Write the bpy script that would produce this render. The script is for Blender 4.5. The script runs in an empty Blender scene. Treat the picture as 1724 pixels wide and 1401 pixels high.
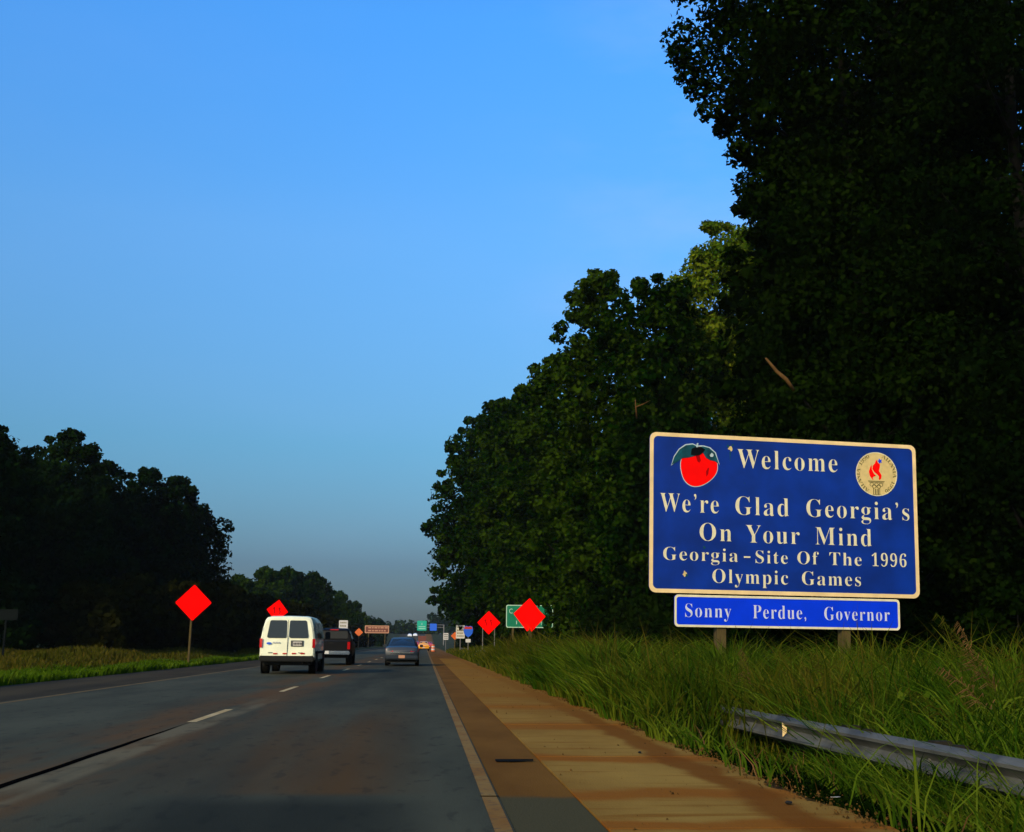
import bpy, bmesh, math, random
import numpy as np
from mathutils import Vector, Matrix

# ------------------------------------------------------------------ camera, world, sun, exposure
S = bpy.context.scene
C = S.collection
cam_d = bpy.data.cameras.new('camera')
cam_d.sensor_fit = 'HORIZONTAL'; cam_d.sensor_width = 36.0
cam_d.lens = 36.0 * 1800 / 1724
cam_d.clip_start = 0.05; cam_d.clip_end = 6000
cam = bpy.data.objects.new('camera', cam_d); C.objects.link(cam)
YAW, PITCH, ROLL = 0.07844239, 0.21006202, 0.0087
_f = Vector((math.sin(YAW)*math.cos(PITCH), math.cos(YAW)*math.cos(PITCH), math.sin(PITCH)))
_r = Vector((math.cos(YAW), -math.sin(YAW), 0)); _u = _r.cross(_f)
_r2 = _r*math.cos(ROLL) + _u*math.sin(ROLL); _u2 = -_r*math.sin(ROLL) + _u*math.cos(ROLL)
_m = Matrix((( _r2.x, _u2.x, -_f.x, 0), (_r2.y, _u2.y, -_f.y, 0), (_r2.z, _u2.z, -_f.z, 1.15), (0, 0, 0, 1)))
cam.matrix_world = _m
S.camera = cam

SUN_EL, SUN_AZ = math.radians(21), math.radians(213)      # azimuth clockwise from +Y: behind the camera, to the left
world = bpy.data.worlds.new('World'); S.world = world; world.use_nodes = True
wt = world.node_tree; wt.nodes.clear()
def wn(t, **k):
    n = wt.nodes.new(t)
    for a, b in k.items(): setattr(n, a, b)
    return n
sky = wn('ShaderNodeTexSky', sky_type='NISHITA', sun_disc=False, sun_elevation=SUN_EL, sun_rotation=SUN_AZ,
         air_density=1.0, dust_density=1.2, ozone_density=2.0)
hs = wn('ShaderNodeHueSaturation'); hs.inputs['Saturation'].default_value = 1.35; hs.inputs['Value'].default_value = 2.4
geo = wn('ShaderNodeTexCoord'); sep = wn('ShaderNodeSeparateXYZ')
rmp = wn('ShaderNodeValToRGB')
cr = rmp.color_ramp
cr.elements[0].position = 0.0; cr.elements[0].color = (0.060, 0.080, 0.142, 1)
cr.elements[1].position = 1.0; cr.elements[1].color = (0.66, 0.79, 0.95, 1)
for _p, _c in ((.07, (.094, .121, .176)), (.177, (.245, .315, .335)), (.36, (.66, .64, .655)), (.535, (.76, .86, .97))):
    e = cr.elements.new(_p); e.color = (*_c, 1)
mul = wn('ShaderNodeMix', data_type='RGBA', blend_type='MULTIPLY'); mul.inputs[0].default_value = 1
mp = wn('ShaderNodeMapping'); mp.inputs['Scale'].default_value = (2.2, 2.2, 7.0); mp.inputs['Rotation'].default_value = (0.25, 0.1, 0); mp.inputs['Location'].default_value = (3.1, 1.7, 0.4)
nz = wn('ShaderNodeTexNoise'); nz.inputs['Scale'].default_value = 1.6; nz.inputs['Detail'].default_value = 7; nz.inputs['Roughness'].default_value = 0.55
nr = wn('ShaderNodeMapRange'); nr.inputs[1].default_value = 0.44; nr.inputs[2].default_value = 0.80; nr.inputs[3].default_value = 0; nr.inputs[4].default_value = 0.24
cl = wn('ShaderNodeMix', data_type='RGBA', blend_type='MIX'); cl.inputs[7].default_value = (3.2, 4.2, 7.4, 1)
bg = wn('ShaderNodeBackground'); bg.inputs['Strength'].default_value = 0.15
out = wn('ShaderNodeOutputWorld')
L = wt.links.new
L(sky.outputs[0], hs.inputs['Color']); L(geo.outputs['Generated'], sep.inputs[0]); L(sep.outputs['Z'], rmp.inputs[0])
L(hs.outputs[0], mul.inputs[6]); L(rmp.outputs[0], mul.inputs[7])
L(geo.outputs['Generated'], mp.inputs[0]); L(mp.outputs[0], nz.inputs['Vector']); L(nz.outputs[0], nr.inputs[0])
cmx = wn('ShaderNodeMapRange', interpolation_type='SMOOTHSTEP'); cmx.inputs[1].default_value = .02; cmx.inputs[2].default_value = .24; cmx.inputs[3].default_value = .12; cmx.inputs[4].default_value = 1.5
cmm = wn('ShaderNodeMath', operation='MULTIPLY'); L(sep.outputs['X'], cmx.inputs[0]); L(cmx.outputs[0], cmm.inputs[0]); L(nr.outputs[0], cmm.inputs[1]); L(cmm.outputs[0], cl.inputs[0]); L(mul.outputs[2], cl.inputs[6]); L(cl.outputs[2], bg.inputs[0]); L(bg.outputs[0], out.inputs[0])

sd = bpy.data.lights.new('sun', 'SUN'); sd.energy = 3.1; sd.angle = math.radians(2.0); sd.color = (1.0, 0.84, 0.58)
sun = bpy.data.objects.new('sun', sd); C.objects.link(sun)
_sd = Vector((math.sin(SUN_AZ)*math.cos(SUN_EL), math.cos(SUN_AZ)*math.cos(SUN_EL), math.sin(SUN_EL)))
sun.rotation_euler = _sd.to_track_quat('Z', 'Y').to_euler()
S.view_settings.view_transform = 'Standard'; S.view_settings.look = 'None'
S.view_settings.exposure = 0.0; S.view_settings.gamma = 1.0; S.view_settings.use_curve_mapping = False

random.seed(7); RNG = np.random.default_rng(7)
PI = math.pi

# ------------------------------------------------------------------ helpers
def tag(o, label=None, cat=None, group=None, kind=None):
    if label: o['label'] = label
    if cat: o['category'] = cat
    if group: o['group'] = group
    if kind: o['kind'] = kind
    return o
def empty(name, loc, label, cat, group=None, rz=0, rot=None):
    o = bpy.data.objects.new(name, None); C.objects.link(o); o.empty_display_size = 0.3
    o.location = loc; o.rotation_euler = rot if rot else (0, 0, rz)
    return tag(o, label, cat, group)
def link(name, me, mats=None, parent=None, smooth=False):
    if mats is not None:
        for m in (mats if isinstance(mats, (list, tuple)) else [mats]): me.materials.append(m)
    if smooth: me.polygons.foreach_set('use_smooth', [True]*len(me.polygons))
    o = bpy.data.objects.new(name, me); C.objects.link(o)
    if parent is not None: o.parent = parent
    return o
def copy_tree(o, parent=None):
    c = o.copy(); C.objects.link(c)
    if parent is not None: c.parent = parent
    for ch in list(o.children): copy_tree(ch, c)
    return c
class MB:
    def __init__(s): s.v = []; s.f = []; s.mi = []
    def add(s, vs, fs, mi=0):
        b = len(s.v); s.v += [tuple(p) for p in vs]; s.f += [tuple(b+i for i in f) for f in fs]; s.mi += [mi]*len(fs); return s
    def box(s, c, d, rz=0, rx=0, ry=0, mi=0):
        R = Matrix.Rotation(rz, 3, 'Z') @ Matrix.Rotation(rx, 3, 'X') @ Matrix.Rotation(ry, 3, 'Y')
        vs = [Vector(c) + R @ Vector((x*d[0]/2, y*d[1]/2, z*d[2]/2)) for x in (-1, 1) for y in (-1, 1) for z in (-1, 1)]
        return s.add(vs, [(0,1,3,2),(4,6,7,5),(0,4,5,1),(2,3,7,6),(0,2,6,4),(1,5,7,3)], mi)
    def tube(s, path, rad, n=8, mi=0, cap=True):
        path = [Vector(p) for p in path]; rings = []
        for i, p in enumerate(path):
            t = (path[min(i+1, len(path)-1)] - path[max(i-1, 0)]).normalized()
            a = Vector((0, 0, 1)) if abs(t.z) < .9 else Vector((1, 0, 0))
            u = t.cross(a).normalized(); w = t.cross(u)
            r = rad[i] if isinstance(rad, (list, tuple)) else rad
            rings.append([p + (u*math.cos(2*PI*k/n) + w*math.sin(2*PI*k/n))*r for k in range(n)])
        vs = [q for ring in rings for q in ring]; fs = []
        for i in range(len(path)-1):
            for k in range(n): fs.append((i*n+k, i*n+(k+1) % n, (i+1)*n+(k+1) % n, (i+1)*n+k))
        if cap: fs.append(tuple(range(n-1, -1, -1))); fs.append(tuple((len(path)-1)*n+k for k in range(n)))
        return s.add(vs, fs, mi)
    def prism(s, pts, y0, y1, mi=0, ax='xz'):        # outline in x,z extruded from y0 (front) to y1
        n = len(pts)
        P = (lambda a, y, b: (a, y, b)) if ax == 'xz' else (lambda a, y, b: (y, a, b)) if ax == 'yz' else (lambda a, y, b: (a, b, y))
        vs = [P(a, y0, b) for a, b in pts] + [P(a, y1, b) for a, b in pts]
        fs = [tuple(range(n)), tuple(range(2*n-1, n-1, -1))] + [(i, n+i, n+(i+1) % n, (i+1) % n) for i in range(n)]
        return s.add(vs, fs, mi)
    def loft(s, secs, mi=0, close=True, caps=True):
        n = len(secs[0]); vs = [p for q in secs for p in q]; fs = []
        for i in range(len(secs)-1):
            for k in range(n if close else n-1):
                fs.append((i*n+k, i*n+(k+1) % n, (i+1)*n+(k+1) % n, (i+1)*n+k))
        if caps: fs.append(tuple(range(n-1, -1, -1))); fs.append(tuple((len(secs)-1)*n+k for k in range(n)))
        return s.add(vs, fs, mi)
    def lathe(s, prof, c, n=20, mi=0):               # profile (radius, x) round the x axis
        secs = [[(c[0]+x, c[1]+r*math.cos(2*PI*k/n), c[2]+r*math.sin(2*PI*k/n)) for k in range(n)] for r, x in prof]
        return s.loft(secs, mi)
    def build(s, name, mats, parent=None, smooth=False, bevel=0, auto=None):
        me = bpy.data.meshes.new(name); me.from_pydata(s.v, [], s.f); me.validate()
        bm = bmesh.new(); bm.from_mesh(me); bmesh.ops.recalc_face_normals(bm, faces=bm.faces[:])
        if bevel:
            ed = [e for e in bm.edges if len(e.link_faces) == 2 and e.calc_face_angle(0) > .6]
            bmesh.ops.bevel(bm, geom=ed, offset=bevel, segments=2, affect='EDGES', clamp_overlap=True)
        if auto:
            for f in bm.faces: f.smooth = True
            for e in bm.edges: e.smooth = not (len(e.link_faces) == 2 and e.calc_face_angle(0) > auto)
        bm.to_mesh(me); bm.free()
        if len(me.polygons) == len(s.mi) and not bevel: me.polygons.foreach_set('material_index', s.mi)
        return link(name, me, mats, parent, smooth)
def np_mesh(name, V, F, mat, parent=None, attr=None):      # V (n,3), F (m,k)
    me = bpy.data.meshes.new(name); k = F.shape[1]
    me.vertices.add(len(V)); me.vertices.foreach_set('co', V.astype(np.float32).ravel())
    me.loops.add(F.size); me.loops.foreach_set('vertex_index', F.astype(np.int32).ravel())
    me.polygons.add(len(F)); me.polygons.foreach_set('loop_start', np.arange(0, F.size, k, dtype=np.int32))
    me.update(calc_edges=True)
    return link(name, me, mat, parent)

# ------------------------------------------------------------------ materials
def mat(name, col, rough=.6, metal=0, spec=.4, var=0, vscale=3, bump=0, bscale=40, emis=0, coat=0, stretch=None):
    m = bpy.data.materials.new(name); m.use_nodes = True; t = m.node_tree; b = t.nodes['Principled BSDF']
    b.inputs['Base Color'].default_value = (*col, 1); b.inputs['Roughness'].default_value = rough
    b.inputs['Metallic'].default_value = metal; b.inputs['Specular IOR Level'].default_value = spec
    if coat: b.inputs['Coat Weight'].default_value = coat
    if var or bump:
        tc = t.nodes.new('ShaderNodeTexCoord'); src = tc.outputs['Object']
        if stretch:
            q = t.nodes.new('ShaderNodeMapping'); q.inputs['Scale'].default_value = stretch; t.links.new(src, q.inputs[0]); src = q.outputs[0]
    if var:
        n = t.nodes.new('ShaderNodeTexNoise'); n.inputs['Scale'].default_value = vscale; n.inputs['Detail'].default_value = 6
        r = t.nodes.new('ShaderNodeMapRange'); r.inputs[1].default_value = .3; r.inputs[2].default_value = .7
        r.inputs[3].default_value = 1-var; r.inputs[4].default_value = 1+var*.6
        v = t.nodes.new('ShaderNodeVectorMath'); v.operation = 'SCALE'; v.inputs[0].default_value = col
        t.links.new(src, n.inputs['Vector']); t.links.new(n.outputs[0], r.inputs[0]); t.links.new(r.outputs[0], v.inputs['Scale']); t.links.new(v.outputs[0], b.inputs['Base Color'])
    if bump:
        n = t.nodes.new('ShaderNodeTexNoise'); n.inputs['Scale'].default_value = bscale; n.inputs['Detail'].default_value = 4
        bp = t.nodes.new('ShaderNodeBump'); bp.inputs['Strength'].default_value = bump; bp.inputs['Distance'].default_value = .02
        t.links.new(src, n.inputs['Vector']); t.links.new(n.outputs[0], bp.inputs['Height']); t.links.new(bp.outputs[0], b.inputs['Normal'])
    return m
class NT:                                              # small node-graph writer on world position
    def __init__(s, name, rough=.9):
        s.m = bpy.data.materials.new(name); s.m.use_nodes = True; s.t = s.m.node_tree; s.b = s.t.nodes['Principled BSDF']
        s.b.inputs['Roughness'].default_value = rough; s.b.inputs['Specular IOR Level'].default_value = .03
        g = s.t.nodes.new('ShaderNodeNewGeometry'); s.pos = g.outputs['Position']
        q = s.t.nodes.new('ShaderNodeSeparateXYZ'); s.t.links.new(s.pos, q.inputs[0]); s.x, s.y, s.z = q.outputs
    def _in(s, n, i, v):
        if hasattr(v, 'is_linked') or isinstance(v, bpy.types.NodeSocket): s.t.links.new(v, n.inputs[i])
        else: n.inputs[i].default_value = v
    def noise(s, scale, st=(1, 1, 1), detail=6, off=0, rough=.55):
        q = s.t.nodes.new('ShaderNodeMapping'); q.inputs['Scale'].default_value = st; q.inputs['Location'].default_value = (off, off*.7, 0)
        s.t.links.new(s.pos, q.inputs[0]); n = s.t.nodes.new('ShaderNodeTexNoise'); n.inputs['Scale'].default_value = scale
        n.inputs['Detail'].default_value = detail; n.inputs['Roughness'].default_value = rough; s.t.links.new(q.outputs[0], n.inputs['Vector']); return n.outputs[0]
    def math(s, op, a, b=0.0, c=None):
        n = s.t.nodes.new('ShaderNodeMath'); n.operation = op; s._in(n, 0, a); s._in(n, 1, b)
        if c is not None: s._in(n, 2, c)
        return n.outputs[0]
    def rng(s, v, a, b, c=0.0, d=1.0, smooth=True):
        n = s.t.nodes.new('ShaderNodeMapRange'); n.interpolation_type = 'SMOOTHSTEP' if smooth else 'LINEAR'
        s._in(n, 0, v)
        for i, q in enumerate((a, b, c, d)): n.inputs[i+1].default_value = q
        return n.outputs[0]
    def band(s, v, c, w, soft):                        # 1 inside |v-c|<w, fading over soft
        return s.rng(s.math('ABSOLUTE', s.math('SUBTRACT', v, c)), w, w+soft, 1, 0)
    def mix(s, f, a, b):
        n = s.t.nodes.new('ShaderNodeMix'); n.data_type = 'RGBA'; s._in(n, 0, f)
        s._in(n, 6, (*a, 1) if isinstance(a, tuple) else a); s._in(n, 7, (*b, 1) if isinstance(b, tuple) else b); return n.outputs[2]
    def done(s, col, bump=None, bs=.3, bd=.01):
        s._in(s.b, 'Base Color', col)
        if bump is not None:
            n = s.t.nodes.new('ShaderNodeBump'); n.inputs['Strength'].default_value = bs; n.inputs['Distance'].default_value = bd
            s.t.links.new(bump, n.inputs['Height']); s.t.links.new(n.outputs[0], s.b.inputs['Normal'])
        return s.m

# travelled lanes: worn asphalt, brown clay tracked along the lane joint, a cleaner resurfaced patch near the camera
a = NT('asphalt', .85)
fine = a.noise(60, detail=3); agg = a.noise(190, detail=2); mid = a.noise(.8, (1, .25, 1)); big = a.noise(.35, (1.4, .12, 1), off=9)
c = a.mix(a.rng(mid, .3, .7), (.037, .0365, .021), (.064, .062, .035))
c = a.mix(a.math('MULTIPLY', a.rng(fine, .45, .75), .35), c, (.085, .078, .042))
wheel = a.math('MAXIMUM', a.band(a.x, -2.45, .22, .5), a.band(a.x, -.55, .2, .5))
c = a.mix(a.math('MULTIPLY', wheel, .3), c, (.022, .022, .012))
oil = a.math('MULTIPLY', a.band(a.x, -1.35, .25, .6), a.rng(a.noise(.6, (1, .1, 1), off=5), .35, .6)); c = a.mix(a.math('MULTIPLY', oil, .55), c, (.011, .011, .007))
clay = a.math('MULTIPLY', a.band(a.x, -3.45, .3, 1.2), a.rng(a.noise(1.2, (1, .14, 1), off=3), .32, .62))
c = a.mix(a.math('MULTIPLY', clay, .8), c, (.100, .046, .012))
cl2 = a.math('MULTIPLY', a.math('MULTIPLY', a.band(a.x, -1.1, .35, 1.0), a.rng(a.y, 8.6, 8.95)), a.rng(a.y, 12, 26, 1, 0))
c = a.mix(a.math('MULTIPLY', a.math('MULTIPLY', cl2, a.rng(big, .3, .6)), .7), c, (.095, .040, .006))
tan = a.math('MULTIPLY', a.band(a.x, -3.14, .15, .14), a.rng(a.noise(3, (1, .2, 1), off=2), .3, .6)); tan = a.math('MULTIPLY', tan, a.rng(a.y, 18, 26, 1, 0))
c = a.mix(a.math('MULTIPLY', tan, .85), c, (.135, .105, .052))
c = a.mix(a.math('MULTIPLY', a.rng(agg, .55, .72), .4), c, (.13, .12, .09)); c = a.mix(a.math('MULTIPLY', a.rng(a.noise(6, (1, .35, 1), off=12, detail=8), .56, .66), .35), c, (.016, .015, .010))
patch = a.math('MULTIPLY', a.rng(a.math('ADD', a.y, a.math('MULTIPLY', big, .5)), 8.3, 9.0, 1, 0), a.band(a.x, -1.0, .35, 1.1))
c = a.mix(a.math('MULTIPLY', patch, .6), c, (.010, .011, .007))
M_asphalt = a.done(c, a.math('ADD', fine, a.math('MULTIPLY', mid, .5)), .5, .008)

a = NT('clay_stained_asphalt')
fine = a.noise(60, detail=3); n1 = a.noise(1.1, (1, .3, 1))
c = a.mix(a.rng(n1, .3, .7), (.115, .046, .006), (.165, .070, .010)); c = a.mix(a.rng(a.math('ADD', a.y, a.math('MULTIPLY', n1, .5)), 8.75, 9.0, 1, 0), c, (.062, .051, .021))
c = a.mix(a.math('MULTIPLY', a.rng(fine, .5, .8), .3), c, (.12, .075, .03))
M_shoulder = a.done(c, fine, .5, .008)
a = NT('old_left_shoulder'); n1 = a.noise(.9, (1, .2, 1)); fine = a.noise(50, detail=3)
c = a.mix(a.rng(n1, .3, .7), (.030, .024, .013), (.055, .040, .019)); M_lshoulder = a.done(c, fine, .5, .01)

a = NT('clay_washed_concrete')
fine = a.noise(45, detail=4); n1 = a.noise(.7, (1, .45, 1)); n2 = a.noise(2.2, (.25, 2.2, 1), off=4); n3 = a.noise(1.2, (.7, .5, 1), off=8)
c = a.mix(a.rng(n1, .3, .7), (.205, .100, .016), (.300, .165, .030))
c = a.mix(a.math('MULTIPLY', a.rng(n2, .52, .68), .75), c, (.18, .064, .006))
wob = a.math('ADD', a.y, a.math('MULTIPLY', a.math('SUBTRACT', n3, .5), .9))
for yy, w in ((7.25, .10), (8.75, .12), (11.45, .16), (15.9, .3), (20.6, .35), (25.1, .4)):
    c = a.mix(a.math('MULTIPLY', a.band(wob, yy, w*.8, w*2.6), .85), c, (.23, .070, .006))
wx = a.math('ADD', a.x, a.math('MULTIPLY', a.math('SUBTRACT', a.noise(.8, off=6), .5), .55))
c = a.mix(a.math('MULTIPLY', a.band(wx, 2.62, .10, .16), .85), c, (.15, .046, .004))
c = a.mix(a.math('MULTIPLY', a.rng(a.y, 10, 30), .75), c, (.220, .094, .010))
c = a.mix(a.math('MULTIPLY', a.rng(a.noise(9, (.15, 1.5, 1), off=3), .62, .74), .5), c, (.05, .035, .018))
M_concrete = a.done(c, a.math('ADD', fine, a.math('MULTIPLY', n3, 2)), .55, .012)

a = NT('roadside_soil'); n1 = a.noise(.8); n2 = a.noise(7, detail=8)
c = a.mix(a.rng(n1, .35, .65), (.035, .028, .010), (.022, .032, .006)); c = a.mix(a.math('MULTIPLY', a.rng(a.x, 2.8, 3.6, 1, 0), a.rng(a.x, 2.0, 2.6)), c, (.13, .052, .014))
M_ground = a.done(c, n2, 1, .06)
def paint(name, c1, c2, wear):
    a = NT(name, .8); n = a.noise(14, detail=8); n1 = a.noise(1.5, off=3)
    c = a.mix(a.rng(n1, .35, .65), c1, c2); c = a.mix(a.math('MULTIPLY', a.rng(n, .5, .68), wear), c, (.06, .05, .035)); return a.done(c, n, .3, .004)
M_edge = paint('worn_edge_paint', (.22, .125, .035), (.19, .085, .018), .6)
M_dash = paint('worn_white_paint', (.52, .37, .17), (.42, .28, .11), .45)
M_yellow = paint('worn_yellow_paint', (.20, .12, .035), (.13, .08, .03), .6)
M_tar = mat('joint_gap', (.002, .002, .002), .95, spec=0)
M_green_dark = None
def leafmat(name, cols, trans=.12, rough=.55, scale=.35):
    m = bpy.data.materials.new(name); m.use_nodes = True; t = m.node_tree; b = t.nodes['Principled BSDF']
    b.inputs['Roughness'].default_value = rough; b.inputs['Specular IOR Level'].default_value = .0
    tc = t.nodes.new('ShaderNodeTexCoord'); oi = t.nodes.new('ShaderNodeObjectInfo'); gi = t.nodes.new('ShaderNodeNewGeometry')
    n = t.nodes.new('ShaderNodeTexNoise'); n.inputs['Scale'].default_value = scale; n.inputs['Detail'].default_value = 3
    t.links.new(tc.outputs['Object'], n.inputs['Vector'])
    ad = t.nodes.new('ShaderNodeMath'); ad.operation = 'MULTIPLY_ADD'; ad.inputs[1].default_value = .35
    t.links.new(gi.outputs['Random Per Island'], ad.inputs[0]); t.links.new(n.outputs[0], ad.inputs[2])
    a2 = t.nodes.new('ShaderNodeMath'); a2.operation = 'MULTIPLY_ADD'; a2.inputs[1].default_value = .18
    t.links.new(oi.outputs['Random'], a2.inputs[0]); t.links.new(ad.outputs[0], a2.inputs[2])
    r = t.nodes.new('ShaderNodeValToRGB'); r.color_ramp.elements[0].position = .45; r.color_ramp.elements[1].position = 1.0
    r.color_ramp.elements[0].color = (*cols[0], 1); r.color_ramp.elements[1].color = (*cols[2], 1)
    e = r.color_ramp.elements.new(.72); e.color = (*cols[1], 1)
    t.links.new(a2.outputs[0], r.inputs[0]); t.links.new(r.outputs[0], b.inputs['Base Color'])
    if trans:
        tr = t.nodes.new('ShaderNodeBsdfTranslucent'); mx = t.nodes.new('ShaderNodeMixShader'); mx.inputs[0].default_value = trans
        t.links.new(r.outputs[0], tr.inputs[0]); t.links.new(b.outputs[0], mx.inputs[1]); t.links.new(tr.outputs[0], mx.inputs[2])
        t.links.new(mx.outputs[0], t.nodes['Material Output'].inputs[0])
    return m
M_leaf_black = leafmat('shade_tinted_leaves', [(.0008, .003, .0002), (.002, .0065, .0004), (.007, .015, .001)])  # near trees get no direct sun; that shade is put into the leaf colour
M_leaf_mid = leafmat('green_leaves', [(.001, .006, .0002), (.003, .014, .0004), (.024, .046, .002)])  # base tones darkened for shade; the rare bright tone stands for lit leaves
M_leaf_lime = leafmat('sun_tinted_poplar_leaves', [(.008, .030, .001), (.042, .078, .003), (.13, .155, .008)])  # sunlight on this crown is put into its leaf colour
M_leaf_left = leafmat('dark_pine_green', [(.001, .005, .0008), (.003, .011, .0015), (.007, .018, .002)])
M_leaf_brown = leafmat('brownish_scrub_leaves', [(.003, .005, .0004), (.007, .009, .0006), (.014, .014, .001)])
M_bark = mat('bark', (.004, .0035, .002), .9, var=.4, vscale=4, bump=.6, bscale=12, spec=.1)
M_palewood = mat('bare_pale_wood', (.11, .055, .015), .85, var=.4, vscale=6, spec=.1)
M_post_wood = mat('weathered_post_wood', (.085, .060, .018), .85, var=.35, vscale=5, bump=.4, bscale=20, spec=.15, stretch=(3, 3, .5))
M_galv = mat('galvanised_steel', (.080, .076, .056), .65, metal=.1, var=.55, vscale=2.5, bump=.15, bscale=9, spec=.5)
M_steel = mat('grey_steel_post', (.16, .15, .13), .6, metal=.4, var=.2)
M_backing = mat('sign_aluminium_back', (.35, .35, .35), .5, metal=.6)
M_blue = mat('dark_blue_sheeting', (.0, .024, .21), .45, var=.32, vscale=1.3, spec=.35)
M_blue2 = mat('bright_blue_sheeting', (.0, .035, .62), .35, var=.10, vscale=2, spec=.35)
M_cream = mat('cream_reflective_border', (.82, .58, .25), .45, var=.16, vscale=2.5, spec=.3)
M_letter = mat('cream_letters', (.74, .65, .38), .45, var=.14, vscale=5, spec=.3)
M_letter2 = mat('silver_letters', (.60, .60, .66), .45, var=.14, vscale=5, spec=.3)
M_red = mat('peach_red', (.95, .002, .001), .8, spec=.04, var=.05, vscale=4)
M_darkred = mat('peach_shading_print', (.30, .002, .003), .9, spec=.02)
M_teal = mat('leaf_teal_print', (.003, .060, .070), .4, var=.7, vscale=5)
M_black = mat('black_print', (.004, .005, .006), .9, spec=.02)
M_mist = mat('pale_leaf_rim', (.42, .50, .48), .5)
M_medal = mat('medal_gold_cream', (.66, .48, .17), .4, var=.12, vscale=9)
M_olive = mat('medal_olive_print', (.16, .13, .035), .5)
M_fluor = mat('fluorescent_orange_red_sheeting', (1.0, .001, .0), .8, spec=.02)
M_sgreen = mat('highway_green_sheeting', (.0, .16, .075), .4, var=.1)
M_sgreen2 = mat('overhead_green_sheeting', (.0, .33, .20), .4, var=.1)
M_sblue2 = mat('service_blue_sheeting', (.01, .10, .55), .4)
M_brown = mat('brown_sheeting', (.13, .030, .012), .4, var=.15)
M_dullgrey = mat('dull_grey_sign_back', (.004, .006, .005), .8, spec=.05)
M_railpost = mat('dark_creosoted_post', (.018, .015, .009), .9, spec=.1, var=.3)
M_clayprint = mat('faded_legend', (.42, .20, .10), .5)
M_white = mat('white_sheeting', (.55, .53, .46), .45, var=.1)
M_mint = mat('pale_mint_border', (.42, .60, .42), .45)
M_orange = mat('orange_sheeting', (.62, .12, .012), .45, var=.1)
M_rubber = mat('tyre_rubber', (.005, .005, .004), .9, spec=.05)
M_rim = mat('wheel_steel', (.22, .22, .21), .45, metal=.5)
M_glass = mat('tinted_window_glass', (.014, .019, .017), .18, spec=.4)
M_trim = mat('black_plastic_trim', (.013, .013, .011), .7, spec=.1)
M_tail = mat('red_tail_lens', (.45, .006, .006), .2, spec=.6)
M_amber = mat('amber_lens', (.8, .30, .02), .3)
M_chrome = mat('chrome', (.7, .69, .66), .18, metal=1)
M_vanpaint = mat('cream_white_van_paint', (.82, .80, .52), .3, spec=.5, coat=.5, var=.12, vscale=1.5)
M_suvpaint = mat('black_paint', (.002, .002, .002), .45, spec=.12)
M_sedan = mat('blue_grey_paint', (.009, .015, .021), .4, metal=.05, coat=.1)
M_plate = mat('licence_plate_white', (.50, .45, .36), .4, var=.2, vscale=20)
M_plate_frame = mat('plate_recess', (.05, .05, .04), .6)
M_yellowcar = mat('yellow_orange_paint', (.75, .30, .01), .35, coat=.4)
M_whitecar = mat('white_paint_far', (.75, .75, .72), .35, coat=.4)
M_redcar = mat('red_paint_far', (.45, .03, .02), .35, coat=.4)

# ------------------------------------------------------------------ terrain, road, shoulders
def sm(t): t = min(1, max(0, t)); return t*t*(3-2*t)
def gz(x, y):
    far = 5.6*sm((y-300)/260)
    near = 0.0
    if x > 2.95:
        near = -.40*(1-sm((y-15)/45))*sm((x-2.95)/1.5) - .03
    elif x < -10.7:
        near = -.12*sm((-10.7-x)/1.2) + .5*sm((-12.5-x)/6)
    return far + near
def strip(name, x0, x1, ys, z, m, nx=1, parent=None, kind='structure', edge=None):
    mb = MB(); secs = []
    for y in ys:
        row = []
        for i in range(nx+1):
            x = x0+(x1-x0)*i/nx
            if edge and i == nx: x += edge(y)
            row.append((x, y, 5.6*sm((y-300)/260)+z))
        secs.append(row)
    mb.loft(secs, close=False, caps=False)
    o = mb.build(name, m, parent)
    if kind: o['kind'] = kind
    return o
YS = [-30, 0, 5, 10, 20, 40, 80, 150, 220] + [300+20*k for k in range(16)]
xs = sorted(set([-1500, -600, -300, -150, -80, -50, -35, -26] + [-20+1*k for k in range(19)] + [3.05+.35*k for k in range(8)] + [6.5, 8, 10, 14, 20, 30, 50, 80, 150, 300, 600, 1500]))
ys = [-200, -60, -30, -10, 0] + [3*k for k in range(1, 22)] + [70+10*k for k in range(23)] + [300+20*k for k in range(16)] + [650, 800, 1200, 2000, 4000]
def under(x, y):
    z = gz(x, y)
    return z-.05 if -10.75 <= x <= 3.06 else z
V = np.array([(x, y, under(x, y)) for y in ys for x in xs], float); nx = len(xs)
F = np.array([(j*nx+i, j*nx+i+1, (j+1)*nx+i+1, (j+1)*nx+i) for j in range(len(ys)-1) for i in range(nx-1)])
g = np_mesh('ground', V, F, M_ground); g['kind'] = 'structure'
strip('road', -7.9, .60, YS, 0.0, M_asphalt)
strip('left_shoulder', -10.75, -7.904, YS, -.012, M_lshoulder, edge=None)
strip('right_shoulder_strip', .604, 1.19, YS, -.004, M_shoulder)
# edge lines and lane dashes
tag(strip('edge_line', .47, .585, YS, .004, M_edge, kind=None), None, None, None, 'structure')
tag(strip('median_line', -7.80, -7.69, YS, .004, M_yellow, kind=None), None, None, None, 'structure')
dash_me = None
for k, y0 in enumerate([16.4, 26.4, 36.4, 46.4, 56.4, 66.4, 76.4, 86.4, 98, 110, 122, 134, 146]):
    mb = MB(); mb.add([(-3.40, y0, .0045), (-3.27, y0+.04, .0045), (-3.265, y0+3.1, .0045), (-3.395, y0+3.06, .0045)], [(0, 1, 2, 3)])
    tag(mb.build('lane_dash', M_dash), None, None, None, 'structure')
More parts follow.
